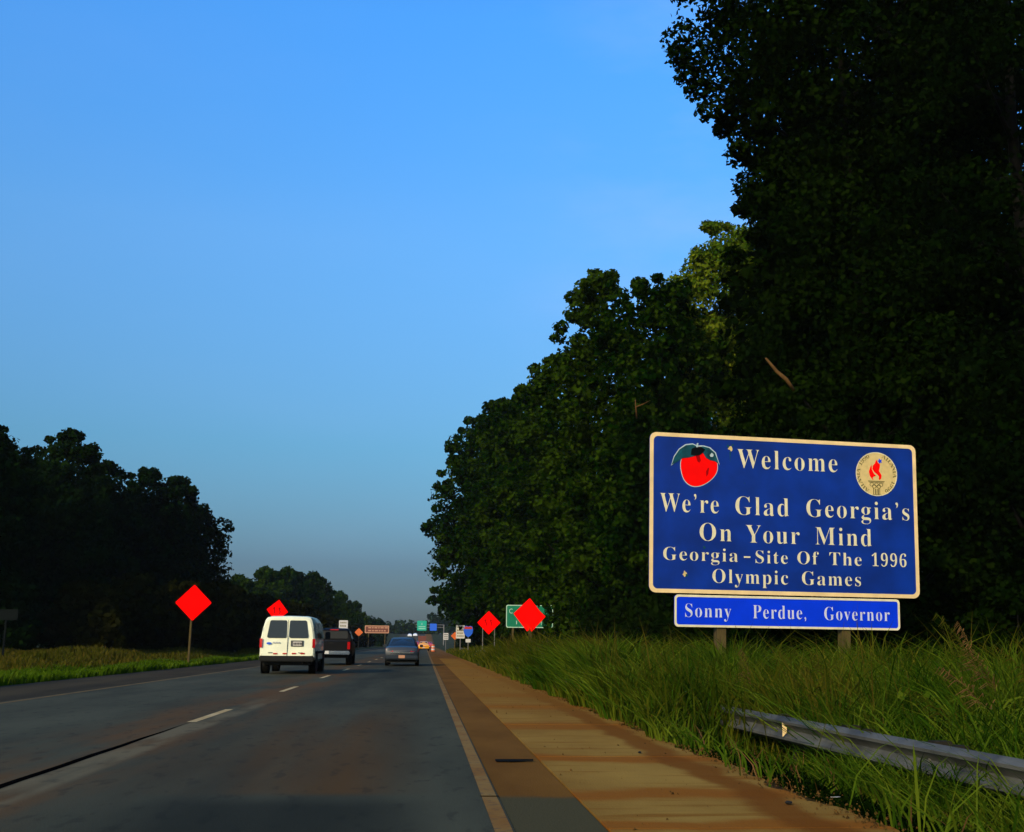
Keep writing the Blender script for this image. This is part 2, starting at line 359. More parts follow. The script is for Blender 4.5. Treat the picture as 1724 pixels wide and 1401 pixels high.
# open longitudinal joint between the two lanes near the camera
mb = MB(); pts = []
for i in range(25):
    y = 4+i*.52; w = .042*(1-sm((y-12)/4.6))+.004; xo = -3.345+.006*math.sin(y*3.1)
    pts.append([(xo-w, y, .003), (xo+w, y, .003)])
mb.loft(pts, close=False, caps=False); o = mb.build('joint_gap', M_tar); o['kind'] = 'structure'
for yj in (8.62,):
    mb = MB(); mb.add([(.46, yj-.018, .0075), (.60, yj-.018, .0075), (.60, yj+.018, .0075), (.46, yj+.018, .0075)], [(0, 1, 2, 3)])
    o = mb.build('joint_gap', M_tar); o['kind'] = 'structure'
# concrete shoulder slabs, each its own piece
slab_root = bpy.data.objects.new('concrete_shoulder', None); C.objects.link(slab_root); slab_root['kind'] = 'structure'
yj = [2.6, 7.15, 11.6, 16.1, 20.6, 25.1, 29.6, 34.1, 38.6, 43.1, 47.6, 52.1, 57, 62, 68, 75, 85]
rr = random.Random(5)
for i in range(len(yj)-1):
    y0, y1 = yj[i]+.012, yj[i+1]-.012; mb = MB(); dz = rr.uniform(-.004, .003); n = 44
    top = [(1.205, y0), ] + [(3.0+.06*math.sin((y0+(y1-y0)*k/n)*1.9)+.035*math.sin((y0+(y1-y0)*k/n)*7.3)+rr.uniform(-.02, .02), y0+(y1-y0)*k/n) for k in range(n+1)] + [(1.205, y1)]
    mb.prism(top, -.14, .004+dz, ax='xy'); mb.build('slab', M_concrete, slab_root)
tag(strip('clay_verge', 1.2, 3.0, [85, 150, 220]+[300+20*k for k in range(16)], -.006, M_shoulder), None, None, None, 'structure')

# loose clods and grit along the ragged edge and the joints
rgv = np.random.default_rng(4); n_ = 3600
gx = np.where(rgv.random(n_) < .93, 3.02+.10*rgv.normal(size=n_), 1.2+1.8*rgv.random(n_)); gy = 5+40*rgv.random(n_)**1.6; sz = (.003+.012*rgv.random(n_)**3)*(1+gy*.02)
tet = np.array([(1, 0, -.4), (-.5, .87, -.4), (-.5, -.87, -.4), (0, 0, .8)]); R3 = rgv.normal(size=(n_, 4, 3))*.25
Vg = (tet[None]+R3)*sz[:, None, None]+np.stack([gx, gy, np.full(n_, .012)], 1)[:, None]
Fg = (np.arange(n_)*4)[:, None, None]+np.array([(0, 1, 3), (1, 2, 3), (2, 0, 3)])[None]
M_clod = mat('clay_grit', (.13, .060, .012), .95, spec=.02, var=.6, vscale=9)
o = np_mesh('loose_grit', Vg.reshape(-1, 3), Fg.reshape(-1, 3), M_clod); tag(o, 'loose clay grit scattered over the concrete shoulder and its ragged edge', 'grit', None, 'stuff')

# litter on the shoulder
mb = MB(); secs = []
for i in range(9):
    t = i/8; w = .075*(1-.75*t**3)+.01*math.sin(i*5); x = .74+.38*t; z = .008
    secs.append([(x, 11.15-w, z), (x, 11.15, z+.016), (x, 11.15+w, z+.003), (x, 11.15, z-.004)])
mb.loft(secs); tag(mb.build('tyre_scrap', M_rubber), 'black strip of shed tyre tread lying on the clay-stained shoulder beside the edge line', 'debris')
rr = random.Random(3)
for i, (x, y, s, lab) in enumerate([(2.72, 8.15, .025, 'small dark stone on the concrete shoulder in front of the guard rail'), (2.35, 11.9, .02, 'tiny stone on the concrete beside the clay stain')]):
    bm = bmesh.new(); bmesh.ops.create_icosphere(bm, subdivisions=2, radius=s)
    for v in bm.verts: v.co *= rr.uniform(.8, 1.2); v.co.z *= .5
    me = bpy.data.meshes.new('stone'); bm.to_mesh(me); bm.free(); o = link('stone', me, M_palewood if i == 3 else M_trim); o.location = (x, y, .012+s*.3); tag(o, lab, 'stone')
mb = MB(); mb.prism([(0, 0), (.05, .012), (.11, .03), (.14, .012), (.10, -.012), (.04, -.016)], 0, .004, ax='xy')
o = mb.build('crumpled_paper', M_plate); o.scale = (.6, .6, .5); o.location = (3.14, 8.42, .02); tag(o, 'scrap of white paper litter at the edge of the grass below the guard rail', 'litter')

# ------------------------------------------------------------------ trees
def leaves(cent, rad, per, size, rng, flat=.75):
    n = len(cent); idx = np.repeat(np.arange(n), per)
    d = rng.normal(size=(len(idx), 3)); d /= np.linalg.norm(d, axis=1)[:, None]
    rr_ = rad[idx]*(.45+.62*rng.random(len(idx))**.6)
    p = cent[idx] + d*rr_[:, None]*np.array([1, 1, flat])
    nrm = d + rng.normal(size=d.shape)*.75 + np.array([0, 0, .35]); nrm /= np.linalg.norm(nrm, axis=1)[:, None]
    a_ = rng.normal(size=d.shape); t = np.cross(nrm, a_); t /= np.linalg.norm(t, axis=1)[:, None]; b_ = np.cross(nrm, t)
    L_ = size*(.6+.8*rng.random(len(idx)))[:, None]; W = L_*.36
    V = np.stack([p-t*L_*.5, p+b_*W-nrm*L_*.08, p+t*L_*.5, p-b_*W-nrm*L_*.08], 1).reshape(-1, 3)
    return V, np.arange(len(V)).reshape(-1, 4)
def crown_points(prof, nclump, cr, rng):
    zs = np.array([q[0] for q in prof], float); rs = np.array([q[1] for q in prof], float); dx = np.array([(q[2] if len(q) > 2 else 0) for q in prof], float)
    zz = np.linspace(zs[0], zs[-1], 300); w = np.interp(zz, zs, rs)+.3; w /= w.sum()
    z = rng.choice(zz, nclump, p=w); r = np.interp(z, zs, rs); th = rng.random(nclump)*2*PI
    lump = 1+.10*np.sin(3*th+z*.9+rng.random()*6)+.09*np.sin(5*th-z*1.7)
    rho = r*lump*(.35+.65*rng.random(nclump)**.45)
    rad = cr*(.6+.75*rng.random(nclump))*np.clip(.55+r/6, .55, 1.1)
    rho = np.maximum(0, rho-rad*.8)
    return np.stack([rho*np.cos(th)+np.interp(z, zs, dx), rho*np.sin(th), z], 1), rad
def build_tree(name, loc, prof, nclump, per, leaf, cr, lm, label, cat, group=None, seed=0, extra=None, trunk_r=.28, lean=0):
    rng = np.random.default_rng(seed); t = empty(name, (loc[0], loc[1], gz(*loc)-.05), label, cat, group)
    cent, rad = crown_points(prof, nclump, cr, rng)
    npz = rng.uniform(prof[0][0]+1, prof[-1][0], 46); nth = rng.random(46)*2*PI
    nr_ = np.interp(npz, [q[0] for q in prof], [q[1] for q in prof])*(.93+.11*rng.random(46))
    ndx = np.interp(npz, [q[0] for q in prof], [(q[2] if len(q) > 2 else 0) for q in prof])
    cent = np.vstack([cent, np.stack([nr_*np.cos(nth)+ndx, nr_*np.sin(nth), npz], 1)]); rad = np.append(rad, cr*rng.uniform(.35, .62, 46))
    tp = rng.random(6)*2*PI; cent = np.vstack([cent, np.stack([np.cos(tp)*prof[-1][1]*.5, np.sin(tp)*prof[-1][1]*.5, prof[-1][0]+rng.uniform(-.3, .6, 6)*.6], 1)]); rad = np.append(rad, cr*rng.uniform(.35, .6, 6))
    if extra is not None:
        cent = np.vstack([cent, np.array([q[:3] for q in extra])]); rad = np.append(rad, [q[3] for q in extra])
    V, F = leaves(cent, rad, per, leaf, rng); np_mesh('crown', V, F, lm, t)
    h = prof[-1][0]; mb = MB(); path = []; dxs = [(q[2] if len(q) > 2 else 0) for q in prof]
    for k in range(8):
        z = h*.93*k/7; path.append((float(np.interp(z, [q[0] for q in prof], dxs))*.8*(k > 0)+.12*math.sin(k*1.9+seed), .12*math.cos(k*1.3+seed), z))
    mb.tube(path, [trunk_r*(1.25 if k == 0 else 1)*(1-k/8.3) for k in range(8)], 8)
    order = rng.permutation(len(cent))[:16]
    for i in order:
        e_ = Vector(cent[i].tolist()); z0 = max(1.2, e_.z-abs(e_.x)*.5-1.2); kk = min(6.9, z0/(h*.93)*7); p0 = Vector(path[int(kk)]).lerp(Vector(path[min(7, int(kk)+1)]), kk-int(kk))
        m_ = p0.lerp(e_, .5)+Vector((0, 0, -.15)); rb = trunk_r*(1-kk/8.3)*.5
        mb.tube([p0, m_, e_], [rb, rb*.6, rb*.2], 5, cap=False)
    mb.build('trunk', M_bark, t, smooth=True)
    return t
# right-hand forest, front row: each tree with its own crown
P = lambda *q: list(q)
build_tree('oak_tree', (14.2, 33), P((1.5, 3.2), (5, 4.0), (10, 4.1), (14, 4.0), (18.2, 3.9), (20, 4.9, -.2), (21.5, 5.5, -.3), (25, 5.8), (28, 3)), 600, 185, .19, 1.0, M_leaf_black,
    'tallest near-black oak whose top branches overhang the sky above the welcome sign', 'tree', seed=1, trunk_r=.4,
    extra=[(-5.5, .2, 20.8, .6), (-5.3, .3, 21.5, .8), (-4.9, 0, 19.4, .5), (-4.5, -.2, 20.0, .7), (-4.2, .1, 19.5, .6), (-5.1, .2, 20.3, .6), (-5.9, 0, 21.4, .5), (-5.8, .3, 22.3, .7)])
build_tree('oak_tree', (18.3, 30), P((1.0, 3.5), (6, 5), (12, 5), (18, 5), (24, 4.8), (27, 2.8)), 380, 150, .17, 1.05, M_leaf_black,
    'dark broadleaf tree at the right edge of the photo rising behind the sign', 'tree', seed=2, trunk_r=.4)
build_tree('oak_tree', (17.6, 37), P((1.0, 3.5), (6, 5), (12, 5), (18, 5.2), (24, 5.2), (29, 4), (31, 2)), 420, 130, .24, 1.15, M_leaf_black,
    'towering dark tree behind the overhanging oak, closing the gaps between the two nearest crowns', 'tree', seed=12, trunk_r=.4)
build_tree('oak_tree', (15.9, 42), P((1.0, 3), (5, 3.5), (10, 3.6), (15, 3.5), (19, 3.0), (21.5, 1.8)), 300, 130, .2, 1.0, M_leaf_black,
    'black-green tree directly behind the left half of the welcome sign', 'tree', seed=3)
build_tree('poplar_tree', (17.1, 60), P((2, 3.5), (9, 4.1), (15, 4.3, -.3), (19.0, 4.2), (21.6, 4.0), (23.2, 3.4, .4), (24.8, 2.4, 1.4), (26.0, 1.3, 2.0)), 340, 150, .23, .9, M_leaf_lime,
    'sunlit yellow-green tree peeking out beside the dark oak above the sign', 'tree', seed=4)
build_tree('sweetgum_tree', (12.6, 57), P((1, 3.2), (6, 4.0), (12, 3.8), (15, 3.9), (18.6, 3.4), (21.0, 1.9)), 240, 105, .30, 1.0, M_leaf_mid,
    'green tree with airy gaps filling the notch below the sunlit tree', 'tree', seed=5)
build_tree('sweetgum_tree', (10.6, 63), P((1, 3.6), (6, 4.3), (11, 4.2), (15, 3.6), (18, 3.1, -.3), (20.5, 2.5, -.4), (22.4, 1.9, -.5), (23.6, 1.0, -.5)), 270, 105, .30, .95, M_leaf_mid,
    'green tree with the pointed top standing highest left of the welcome sign', 'tree', seed=6,
    extra=[(2.1, 0, 21.2, .9), (2.1, .3, 20.5, .9), (1.7, .3, 19.9, 1.0), (1.9, 0, 18.6, 1.1), (-2.9, .2, 17.9, .9), (-3.6, 0, 17.5, .8), (-4.0, .3, 16.6, .7)])
build_tree('sweetgum_tree', (9.6, 80), P((1, 3.2), (6, 4.2), (12, 4.3), (18, 3.6), (21, 2.4), (22.6, 1.3)), 230, 100, .33, 1.0, M_leaf_mid,
    'mid-green tree whose top steps down left of the pointed one', 'tree', seed=7)
build_tree('sweetgum_tree', (8.2, 88), P((1, 3.2), (6, 4.0), (12, 4.2), (18, 3.8), (20.8, 2.6), (22.2, 1.4)), 230, 95, .36, 1.0, M_leaf_mid,
    'green tree third from the far end of the right-hand forest', 'tree', seed=8)
build_tree('sweetgum_tree', (6.8, 97), P((3.5, 2.0, 1.2), (6, 4.0, .4), (12, 4.4), (17, 4.3), (20.8, 3.2), (23, 1.8)), 250, 90, .38, 1.05, M_leaf_mid,
    'green tree second from the far end of the right-hand forest', 'tree', seed=9, extra=[(-4.4, 0, 19, .9), (-4.0, 0, 17, 1.1)])
build_tree('sweetgum_tree', (5.9, 108), P((2.6, 3.6, .3), (3.5, 4.7), (5.5, 5.6), (7.5, 5.1), (9.5, 5.1), (11, 5.4), (12.8, 6.0), (14.5, 5.3), (18.5, 4.8), (21.5, 3.7), (23.9, 1.7)), 360, 85, .42, 1.1, M_leaf_mid,
    'last tree of the right-hand forest, leaning its crown over the shoulder of the road', 'tree', seed=10,
    extra=[(-5.6, 0, 12.7, .6), (-5.2, 0, 5.4, .6), (-5.0, 0, 12.0, 1.0)])
# shared back-row trees
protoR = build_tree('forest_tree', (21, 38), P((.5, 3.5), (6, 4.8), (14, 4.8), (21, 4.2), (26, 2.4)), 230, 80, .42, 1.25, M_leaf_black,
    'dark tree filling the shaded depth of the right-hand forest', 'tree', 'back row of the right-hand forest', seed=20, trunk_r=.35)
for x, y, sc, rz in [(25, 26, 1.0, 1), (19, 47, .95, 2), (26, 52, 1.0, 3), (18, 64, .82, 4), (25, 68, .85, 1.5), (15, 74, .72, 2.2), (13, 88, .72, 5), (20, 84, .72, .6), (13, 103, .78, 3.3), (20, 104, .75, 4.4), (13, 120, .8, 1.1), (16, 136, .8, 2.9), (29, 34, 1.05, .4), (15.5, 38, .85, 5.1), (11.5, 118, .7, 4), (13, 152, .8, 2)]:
    c_ = copy_tree(protoR); c_.location = (x, y, gz(x, y)); c_.scale = (sc*1.05, sc*1.05, sc); c_.rotation_euler = (0, 0, rz)
# understorey shrubs along the forest edge
def shrub_proto(seed, lm, name='understorey_shrub', n=60, per=70, leaf=.26):
    rng = np.random.default_rng(seed); t = empty(name, (0, 0, 0), 'x', 'shrub')
    cent, rad = crown_points([(.2, 1.7), (1.2, 1.9), (2.4, 1.5), (3.3, .6)], n, .62, rng)
    V, F = leaves(cent, rad, per, leaf, rng); np_mesh('foliage', V, F, lm, t)
    mb = MB()
    for k in range(7): mb.tube([(0, 0, 0), tuple(cent[k]*.5), tuple(cent[k])], [.05, .035, .01], 5, cap=False)
    mb.build('stem', M_bark, t); return t
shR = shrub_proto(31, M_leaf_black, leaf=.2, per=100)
lst = [(10.8, 29), (13, 28.5), (15.5, 27.5), (10.6, 33), (12.2, 36), (10.2, 39), (10.8, 44), (10.0, 48), (10.8, 53), (10.0, 57), (10.8, 62), (11.2, 68), (11.4, 74), (9.6, 80), (8.6, 86), (7.4, 92), (8.2, 98), (6.9, 104), (6.2, 110), (6.4, 118), (6.6, 128), (6.0, 140), (18, 26), (20, 24)]
for i, (x, y) in enumerate(lst):
    o = shR if i == 0 else copy_tree(shR)
    o.location = (x, y, gz(x, y)-.05); s_ = random.uniform(.85, 1.35); o.scale = (s_*1.1, s_, s_*random.uniform(.9, 1.2)); o.rotation_euler = (0, 0, random.uniform(0, 6))
    tag(o, 'dark shrub at the foot of the right-hand forest behind the tall grass', 'shrub', 'shrubs along the foot of the right-hand forest')
sv = shrub_proto(33, M_leaf_mid, 'leafy_sapling', 46, 60, .2); sv.location = (8.15, 71, .0); sv.scale = (.36, .40, 1.12)
tag(sv, 'leafy sapling covering the upper right corner of the green road sign', 'shrub')
# bare limbs catching the light
t = empty('dead_branch', (10.35, 30.0, 9.1), 'bare orange-brown broken trunk slanting in front of the dark forest above the sign', 'branch')
mb = MB(); mb.tube([(-.45, 0, .42), (-.1, .1, .05), (.15, 0, -.22), (.40, .1, -.52)], [.03, .055, .06, .05], 7); mb.build('limb', M_palewood, t, smooth=True)
t = empty('dead_branch', (9.95, 50.0, 12.45), 'pale forked dead branch among the green leaves left of the sign', 'branch')
mb = MB(); mb.tube([(-.02, 0, .35), (0, 0, 0), (.1, .3, -.5)], [.02, .035, .04], 6); mb.tube([(0, 0, 0), (.35, 0, .14), (.72, .1, .36)], [.035, .03, .012], 6); mb.build('limb', M_palewood, t, smooth=True)

# left-hand wood
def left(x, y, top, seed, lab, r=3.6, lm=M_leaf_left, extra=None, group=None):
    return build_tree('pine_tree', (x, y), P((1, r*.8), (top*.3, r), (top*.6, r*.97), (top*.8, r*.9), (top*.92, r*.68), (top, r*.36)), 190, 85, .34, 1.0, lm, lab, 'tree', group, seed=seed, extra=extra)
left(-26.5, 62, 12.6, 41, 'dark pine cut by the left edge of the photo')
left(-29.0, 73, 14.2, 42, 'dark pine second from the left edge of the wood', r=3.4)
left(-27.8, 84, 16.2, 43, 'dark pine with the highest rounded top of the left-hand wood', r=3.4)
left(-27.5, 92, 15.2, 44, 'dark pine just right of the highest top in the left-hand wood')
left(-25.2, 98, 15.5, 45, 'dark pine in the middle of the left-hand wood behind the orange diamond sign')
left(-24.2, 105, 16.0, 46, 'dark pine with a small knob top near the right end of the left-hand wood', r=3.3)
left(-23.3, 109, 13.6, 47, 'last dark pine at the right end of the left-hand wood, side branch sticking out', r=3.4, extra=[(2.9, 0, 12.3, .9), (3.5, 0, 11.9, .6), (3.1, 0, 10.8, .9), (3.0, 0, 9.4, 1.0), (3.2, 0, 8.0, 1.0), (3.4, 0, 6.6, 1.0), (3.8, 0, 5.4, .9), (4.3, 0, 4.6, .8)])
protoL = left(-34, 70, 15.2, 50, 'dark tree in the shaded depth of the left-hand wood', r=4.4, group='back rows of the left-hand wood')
for x, y, sc in [(-33, 82, 1.0), (-33, 94, 1.0), (-31, 104, .95), (-29, 114, .9), (-37, 60, .9), (-31, 54, .8), (-38, 90, 1.05), (-36, 108, 1), (-31, 126, .9), (-33, 66, .95)]:
    c_ = copy_tree(protoL); c_.location = (x, y, gz(x, y)); c_.scale = (sc, sc, sc); c_.rotation_euler = (0, 0, random.uniform(0, 6))
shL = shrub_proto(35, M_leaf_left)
for i in range(16):
    o = shL if i == 0 else copy_tree(shL); y = 46+i*5.5; x = -23.5-(i % 3)*2.0+min(0, (y-75))*.02
    o.location = (x, y, gz(x, y)-.05); o.scale = (1.5, 1.3, 1.1+.3*(i % 2)); o.rotation_euler = (0, 0, i*1.3)
    tag(o, 'black-green shrub under the pines of the left-hand wood', 'shrub', 'shrubs under the left-hand wood')
shB = shrub_proto(36, M_leaf_brown, 'scrub_bush', 80, 80, .3)
bl = [(-20.5, 68, 1.5, 1.35), (-19.2, 74, 1.6, 1.6), (-18.4, 82, 1.7, 1.6), (-17.4, 90, 1.6, 1.7), (-17.6, 99, 1.8, 1.8), (-16.8, 108, 1.7, 1.7), (-16.8, 118, 1.9, 1.75), (-16.2, 130, 1.9, 1.75), (-16.6, 144, 2.1, 1.8), (-16.4, 160, 2.2, 1.7), (-16.5, 178, 2.3, 1.6), (-17, 198, 2.4, 1.6), (-17, 220, 2.6, 1.5), (-17, 245, 2.8, 1.5), (-17, 275, 3, 1.4)]
for i, (x, y, s_, sz) in enumerate(bl):
    o = shB if i == 0 else copy_tree(shB); o.location = (x, y, gz(x, y)-.1); o.scale = (s_, s_, sz); o.rotation_euler = (0, 0, i*2.1)
    tag(o, 'brownish scrub bush in the median, ' + ['nearest of its row, left of the orange diamond sign', 'second of its row, behind the orange diamond sign', 'third of its row', 'fourth of its row from the near end', 'fifth of its row from the near end', 'sixth of its row, behind the arrow diamond', 'seventh of its row, above the white van roof', 'eighth of its row, behind the white van'][i] if i < 8 else 'brownish scrub bush far down the median row beyond the vans', 'shrub', 'scrub bushes along the median')
# hazier trees further down the median, left of the road
protoF = build_tree('median_tree', (-27.5, 190), P((.5, 3.0), (4, 4.8), (8, 5.0), (10.5, 3.6), (12.6, 1.4)), 150, 80, .62, 1.5, M_leaf_mid,
    'rounded green tree beyond the white van, left of its group', 'tree', 'far trees beyond the vans', seed=60)
for x, y, sx, sz, lab in [(-24.5, 196, 1.0, 1.04, 'rounded green tree beyond the white van, highest of its group'), (-20.6, 200, .95, 1.0, 'rounded green tree above the black truck beyond the van'), (-17.4, 226, .62, .84, 'smaller green tree right of the rounded group, above the white speed sign'), (-30.5, 180, .9, .86, 'low green tree just right of the dark left-hand wood'), (-16.6, 262, .6, .8, 'small green tree right of the rounded group and left of the brown sign'),
    (-13.4, 330, .45, .62, 'lone small dark tree just right of the brown sign'), (-22, 300, 1, .7, 'low far tree behind the brown sign, left'), (-17, 340, .9, .6, 'low far tree behind the brown sign, right')]:
    c_ = copy_tree(protoF); c_.location = (x, y, gz(x, y)-.2); c_.scale = (sx, sx, sz); c_.rotation_euler = (0, 0, random.uniform(0, 6)); c_['label'] = lab
# the far woods closing the road's end
rng = np.random.default_rng(77); cent = []; rad = []
for i in range(420):
    x = rng.uniform(-110, 60); y = rng.uniform(560, 760); h = 8+3*math.sin(x*.11)+rng.uniform(-1.5, 1.5)
    cent.append((x, y, 5.4+rng.uniform(.2, 1)*h)); rad.append(rng.uniform(2, 3.6))
V, F = leaves(np.array(cent), np.array(rad), 60, 1.7, rng); tag(np_mesh('distant_woods', V, F, M_leaf_mid), 'low line of distant woods at the end of the road', 'woods', None, 'stuff')

# ------------------------------------------------------------------ grass
def grass(name, n, dens, hfun, wfun, m, label, rng, lean=(0, 0), curl=.5):
    """dens(rng,n)->x,y ; hfun(x,y)->height"""
    x, y = dens(rng, n); z = np.array([gz(a_, b_) for a_, b_ in zip(x, y)])-.02
    clump = .5+.5*np.sin(x*2.1+1.3*np.sin(y*.8))*np.sin(y*1.15+.9*np.sin(x*1.4))
    h = hfun(x, y)*(.55+.6*rng.random(len(x)))*(.80+.38*clump); w = wfun(x, y)*(.7+.6*rng.random(len(x)))
    th = rng.random(len(x))*2*PI; bend = h*curl*(.2+1.0*rng.random(len(x)))
    dx = np.cos(th)*bend+lean[0]*h; dy = np.sin(th)*bend+lean[1]*h
    ph = rng.random(len(x))*2*PI; px, py = np.cos(ph)*w, np.sin(ph)*w*.6
    rows = []
    for t_, ww in ((0, .8), (.4, 1), (.75, .7)):
        k = t_**1.9; cx = x+dx*k; cy = y+dy*k; cz = z+h*(t_-.22*k*curl)
        rows += [np.stack([cx-px*ww, cy-py*ww, cz], 1), np.stack([cx+px*ww, cy+py*ww, cz], 1)]
    rows.append(np.stack([x+dx, y+dy, z+h*(1-.3*curl)], 1))
    V = np.stack(rows, 1).reshape(-1, 3); b = (np.arange(len(x))*7)[:, None]
    q = np.concatenate([b+np.array([[0, 1, 3, 2]]), b+np.array([[2, 3, 5, 4]]), b+np.array([[4, 5, 6, 6]])], 0)
    me = bpy.data.meshes.new(name); nq = 2*len(x)
    Fq = q[:nq]; Ft = q[nq:, :3]
    loops = np.concatenate([Fq.ravel(), Ft.ravel()]).astype(np.int32)
    me.vertices.add(len(V)); me.vertices.foreach_set('co', V.astype(np.float32).ravel()); me.loops.add(len(loops)); me.loops.foreach_set('vertex_index', loops)
    st = np.concatenate([np.arange(0, Fq.size, 4), Fq.size+np.arange(0, Ft.size, 3)]).astype(np.int32)
    me.polygons.add(len(st)); me.polygons.foreach_set('loop_start', st); me.update(calc_edges=True)
    return tag(link(name, me, m), label, 'grass', None, 'stuff')
M_g1 = leafmat('tall_green_grass', [(.006, .022, .0008), (.030, .068, .003), (.105, .135, .008)], .25, .6, .9)
M_g2 = leafmat('olive_grass', [(.014, .032, .001), (.042, .056, .003), (.11, .095, .008)], .25, .6, .5)
M_g3 = leafmat('dry_red_brown_grass', [(.06, .03, .010), (.11, .055, .018), (.20, .10, .035)], .2, .7, 2)
M_g4 = leafmat('median_green_grass', [(.024, .052, .002), (.045, .085, .003), (.08, .115, .006)], .2, .6, .6)
M_g5 = leafmat('median_brown_grass', [(.022, .030, .002), (.042, .044, .004), (.080, .058, .007)], .2, .7, .4)
rg = np.random.default_rng(11)
def dens_r(y0, y1, p, x0=3.05, x1=11, e=.0):
    def f(rng, n):
        y = y0+(y1-y0)*rng.random(n)**p
        u = rng.random(n); x = x0+.18*np.sin(y*1.7)+(x1-x0)*u**1.25
        keep = rng.random(n) < .55+.45*np.sin(x*2.3+y*1.1+np.sin(y*.7)*2)
        # thinner in front of the near rail
        near = (y < 11.6) & (x < 4.75); keep &= ~(near & (rng.random(n) > .10)); n2 = (y >= 11.6) & (y < 15.2) & (x > 3.35) & (x < 4.6); keep &= ~(n2 & (rng.random(n) > .35))
        return x[keep], y[keep]
    return f
grass('tall_grass', 62000, dens_r(4.5, 36, 1.2), lambda x, y: np.where((y < 15.2) & (x > 3.3) & (x < 4.75), .40, 1.0+.25*np.sin(x*1.3+y*.6)+.5*np.clip((y-13)/8, 0, 1)*np.clip((34-y)/8, 0, 1))*np.clip(.5+(x-2.95)*.7, .55, 1.2), lambda x, y: .0055+.00045*y, M_g1,
      'tall rank green grass growing over and behind the guard rail', rg, (-.10, -.04), .85)
grass('olive_grass', 42000, dens_r(14, 60, 1.1), lambda x, y: (1.3+.28*np.sin(x*.9+y*.33)+.18*np.clip((34-y)/8, 0, 1))*np.clip(.45+(x-2.95)*.6, .5, 1.12), lambda x, y: .006+.0005*y, M_g2, 'olive seeding grass mixed through the roadside verge', rg, (-.10, -.03), .6)
grass('far_verge_grass', 26000, dens_r(45, 150, 1.0, 3.1, 9), lambda x, y: np.clip(.55+(x-3.0)*.5, .5, 1.15)*(1.0-.35*np.clip((y-80)/50, 0, 1)), lambda x, y: .010+.0005*y, M_g2, 'olive verge grass running beside the shoulder into the distance', rg, (-.1, 0), .5)
grass('seed_stems', 5200, dens_r(12, 60, 1.1, 3.6, 10), lambda x, y: 1.75+.2*np.sin(x+y)+0*x, lambda x, y: .0035+.00022*y, M_g5, 'thin brown seeding stems standing above the verge grass', rg, (-.08, 0), .35)
grass('tall_tussocks', 9000, lambda r, n: ((lambda c, k: (c[k, 0]+.35*r.normal(size=n), c[k, 1]+.45*r.normal(size=n)))(np.array([(6.2, 21), (7.0, 22.5), (5.6, 19.5), (9.3, 22.5), (8.6, 21), (10.2, 23.2), (6.9, 12.6), (7.6, 13.4), (8.2, 12.4), (6.6, 14.2), (9.2, 15), (4.6, 17), (5.2, 24), (4.4, 28), (7.9, 18)]), r.integers(0, 15, n))), lambda x, y: 1.75+0*x, lambda x, y: .005+.0003*y, M_g1, 'tall ragged tussocks rising around the sign posts and at the right edge', rg, (-.12, 0), .7)
grass('rail_side_grass', 900, lambda r, n: (4.2+.5*r.random(n), 7.2+4.5*r.random(n)), lambda x, y: .75+0*x, lambda x, y: .006+.0003*y, M_g1, 'green grass arching up over the face of the near guard rail', rg, (-.15, -.1), .9)
grass('dry_grass', 1500, dens_r(6.5, 15, 1.0, 3.2, 4.6), lambda x, y: .42+0*x, lambda x, y: .004+.0002*y, M_g3, 'dry reddish grass stems under the guard rail', rg, (-.1, 0), .6)
# dark ground-hugging growth below the rail
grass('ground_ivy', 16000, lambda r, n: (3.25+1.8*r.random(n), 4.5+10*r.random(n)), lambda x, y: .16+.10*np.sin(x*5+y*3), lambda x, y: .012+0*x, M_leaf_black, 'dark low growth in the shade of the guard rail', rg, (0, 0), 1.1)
def dens_l(x0, x1, y0, y1, p=1):
    return lambda r, n: (x0+(x1-x0)*r.random(n), y0+(y1-y0)*r.random(n)**p)
grass('median_grass', 60000, dens_l(-13.8, -10.75, 16, 150, 1.7), lambda x, y: .34+.07*np.sin(x*2+y*.4), lambda x, y: .009+.0006*y, M_g4, 'mown green grass along the edge of the median', rg, (0, 0), .5)
grass('median_seed_grass', 60000, dens_l(-25, -13.2, 24, 170, 1.5), lambda x, y: .42+.12*np.sin(x*1.1+y*.25), lambda x, y: .011+.0006*y, M_g5, 'taller brownish grass further into the median', rg, (0, 0), .4)
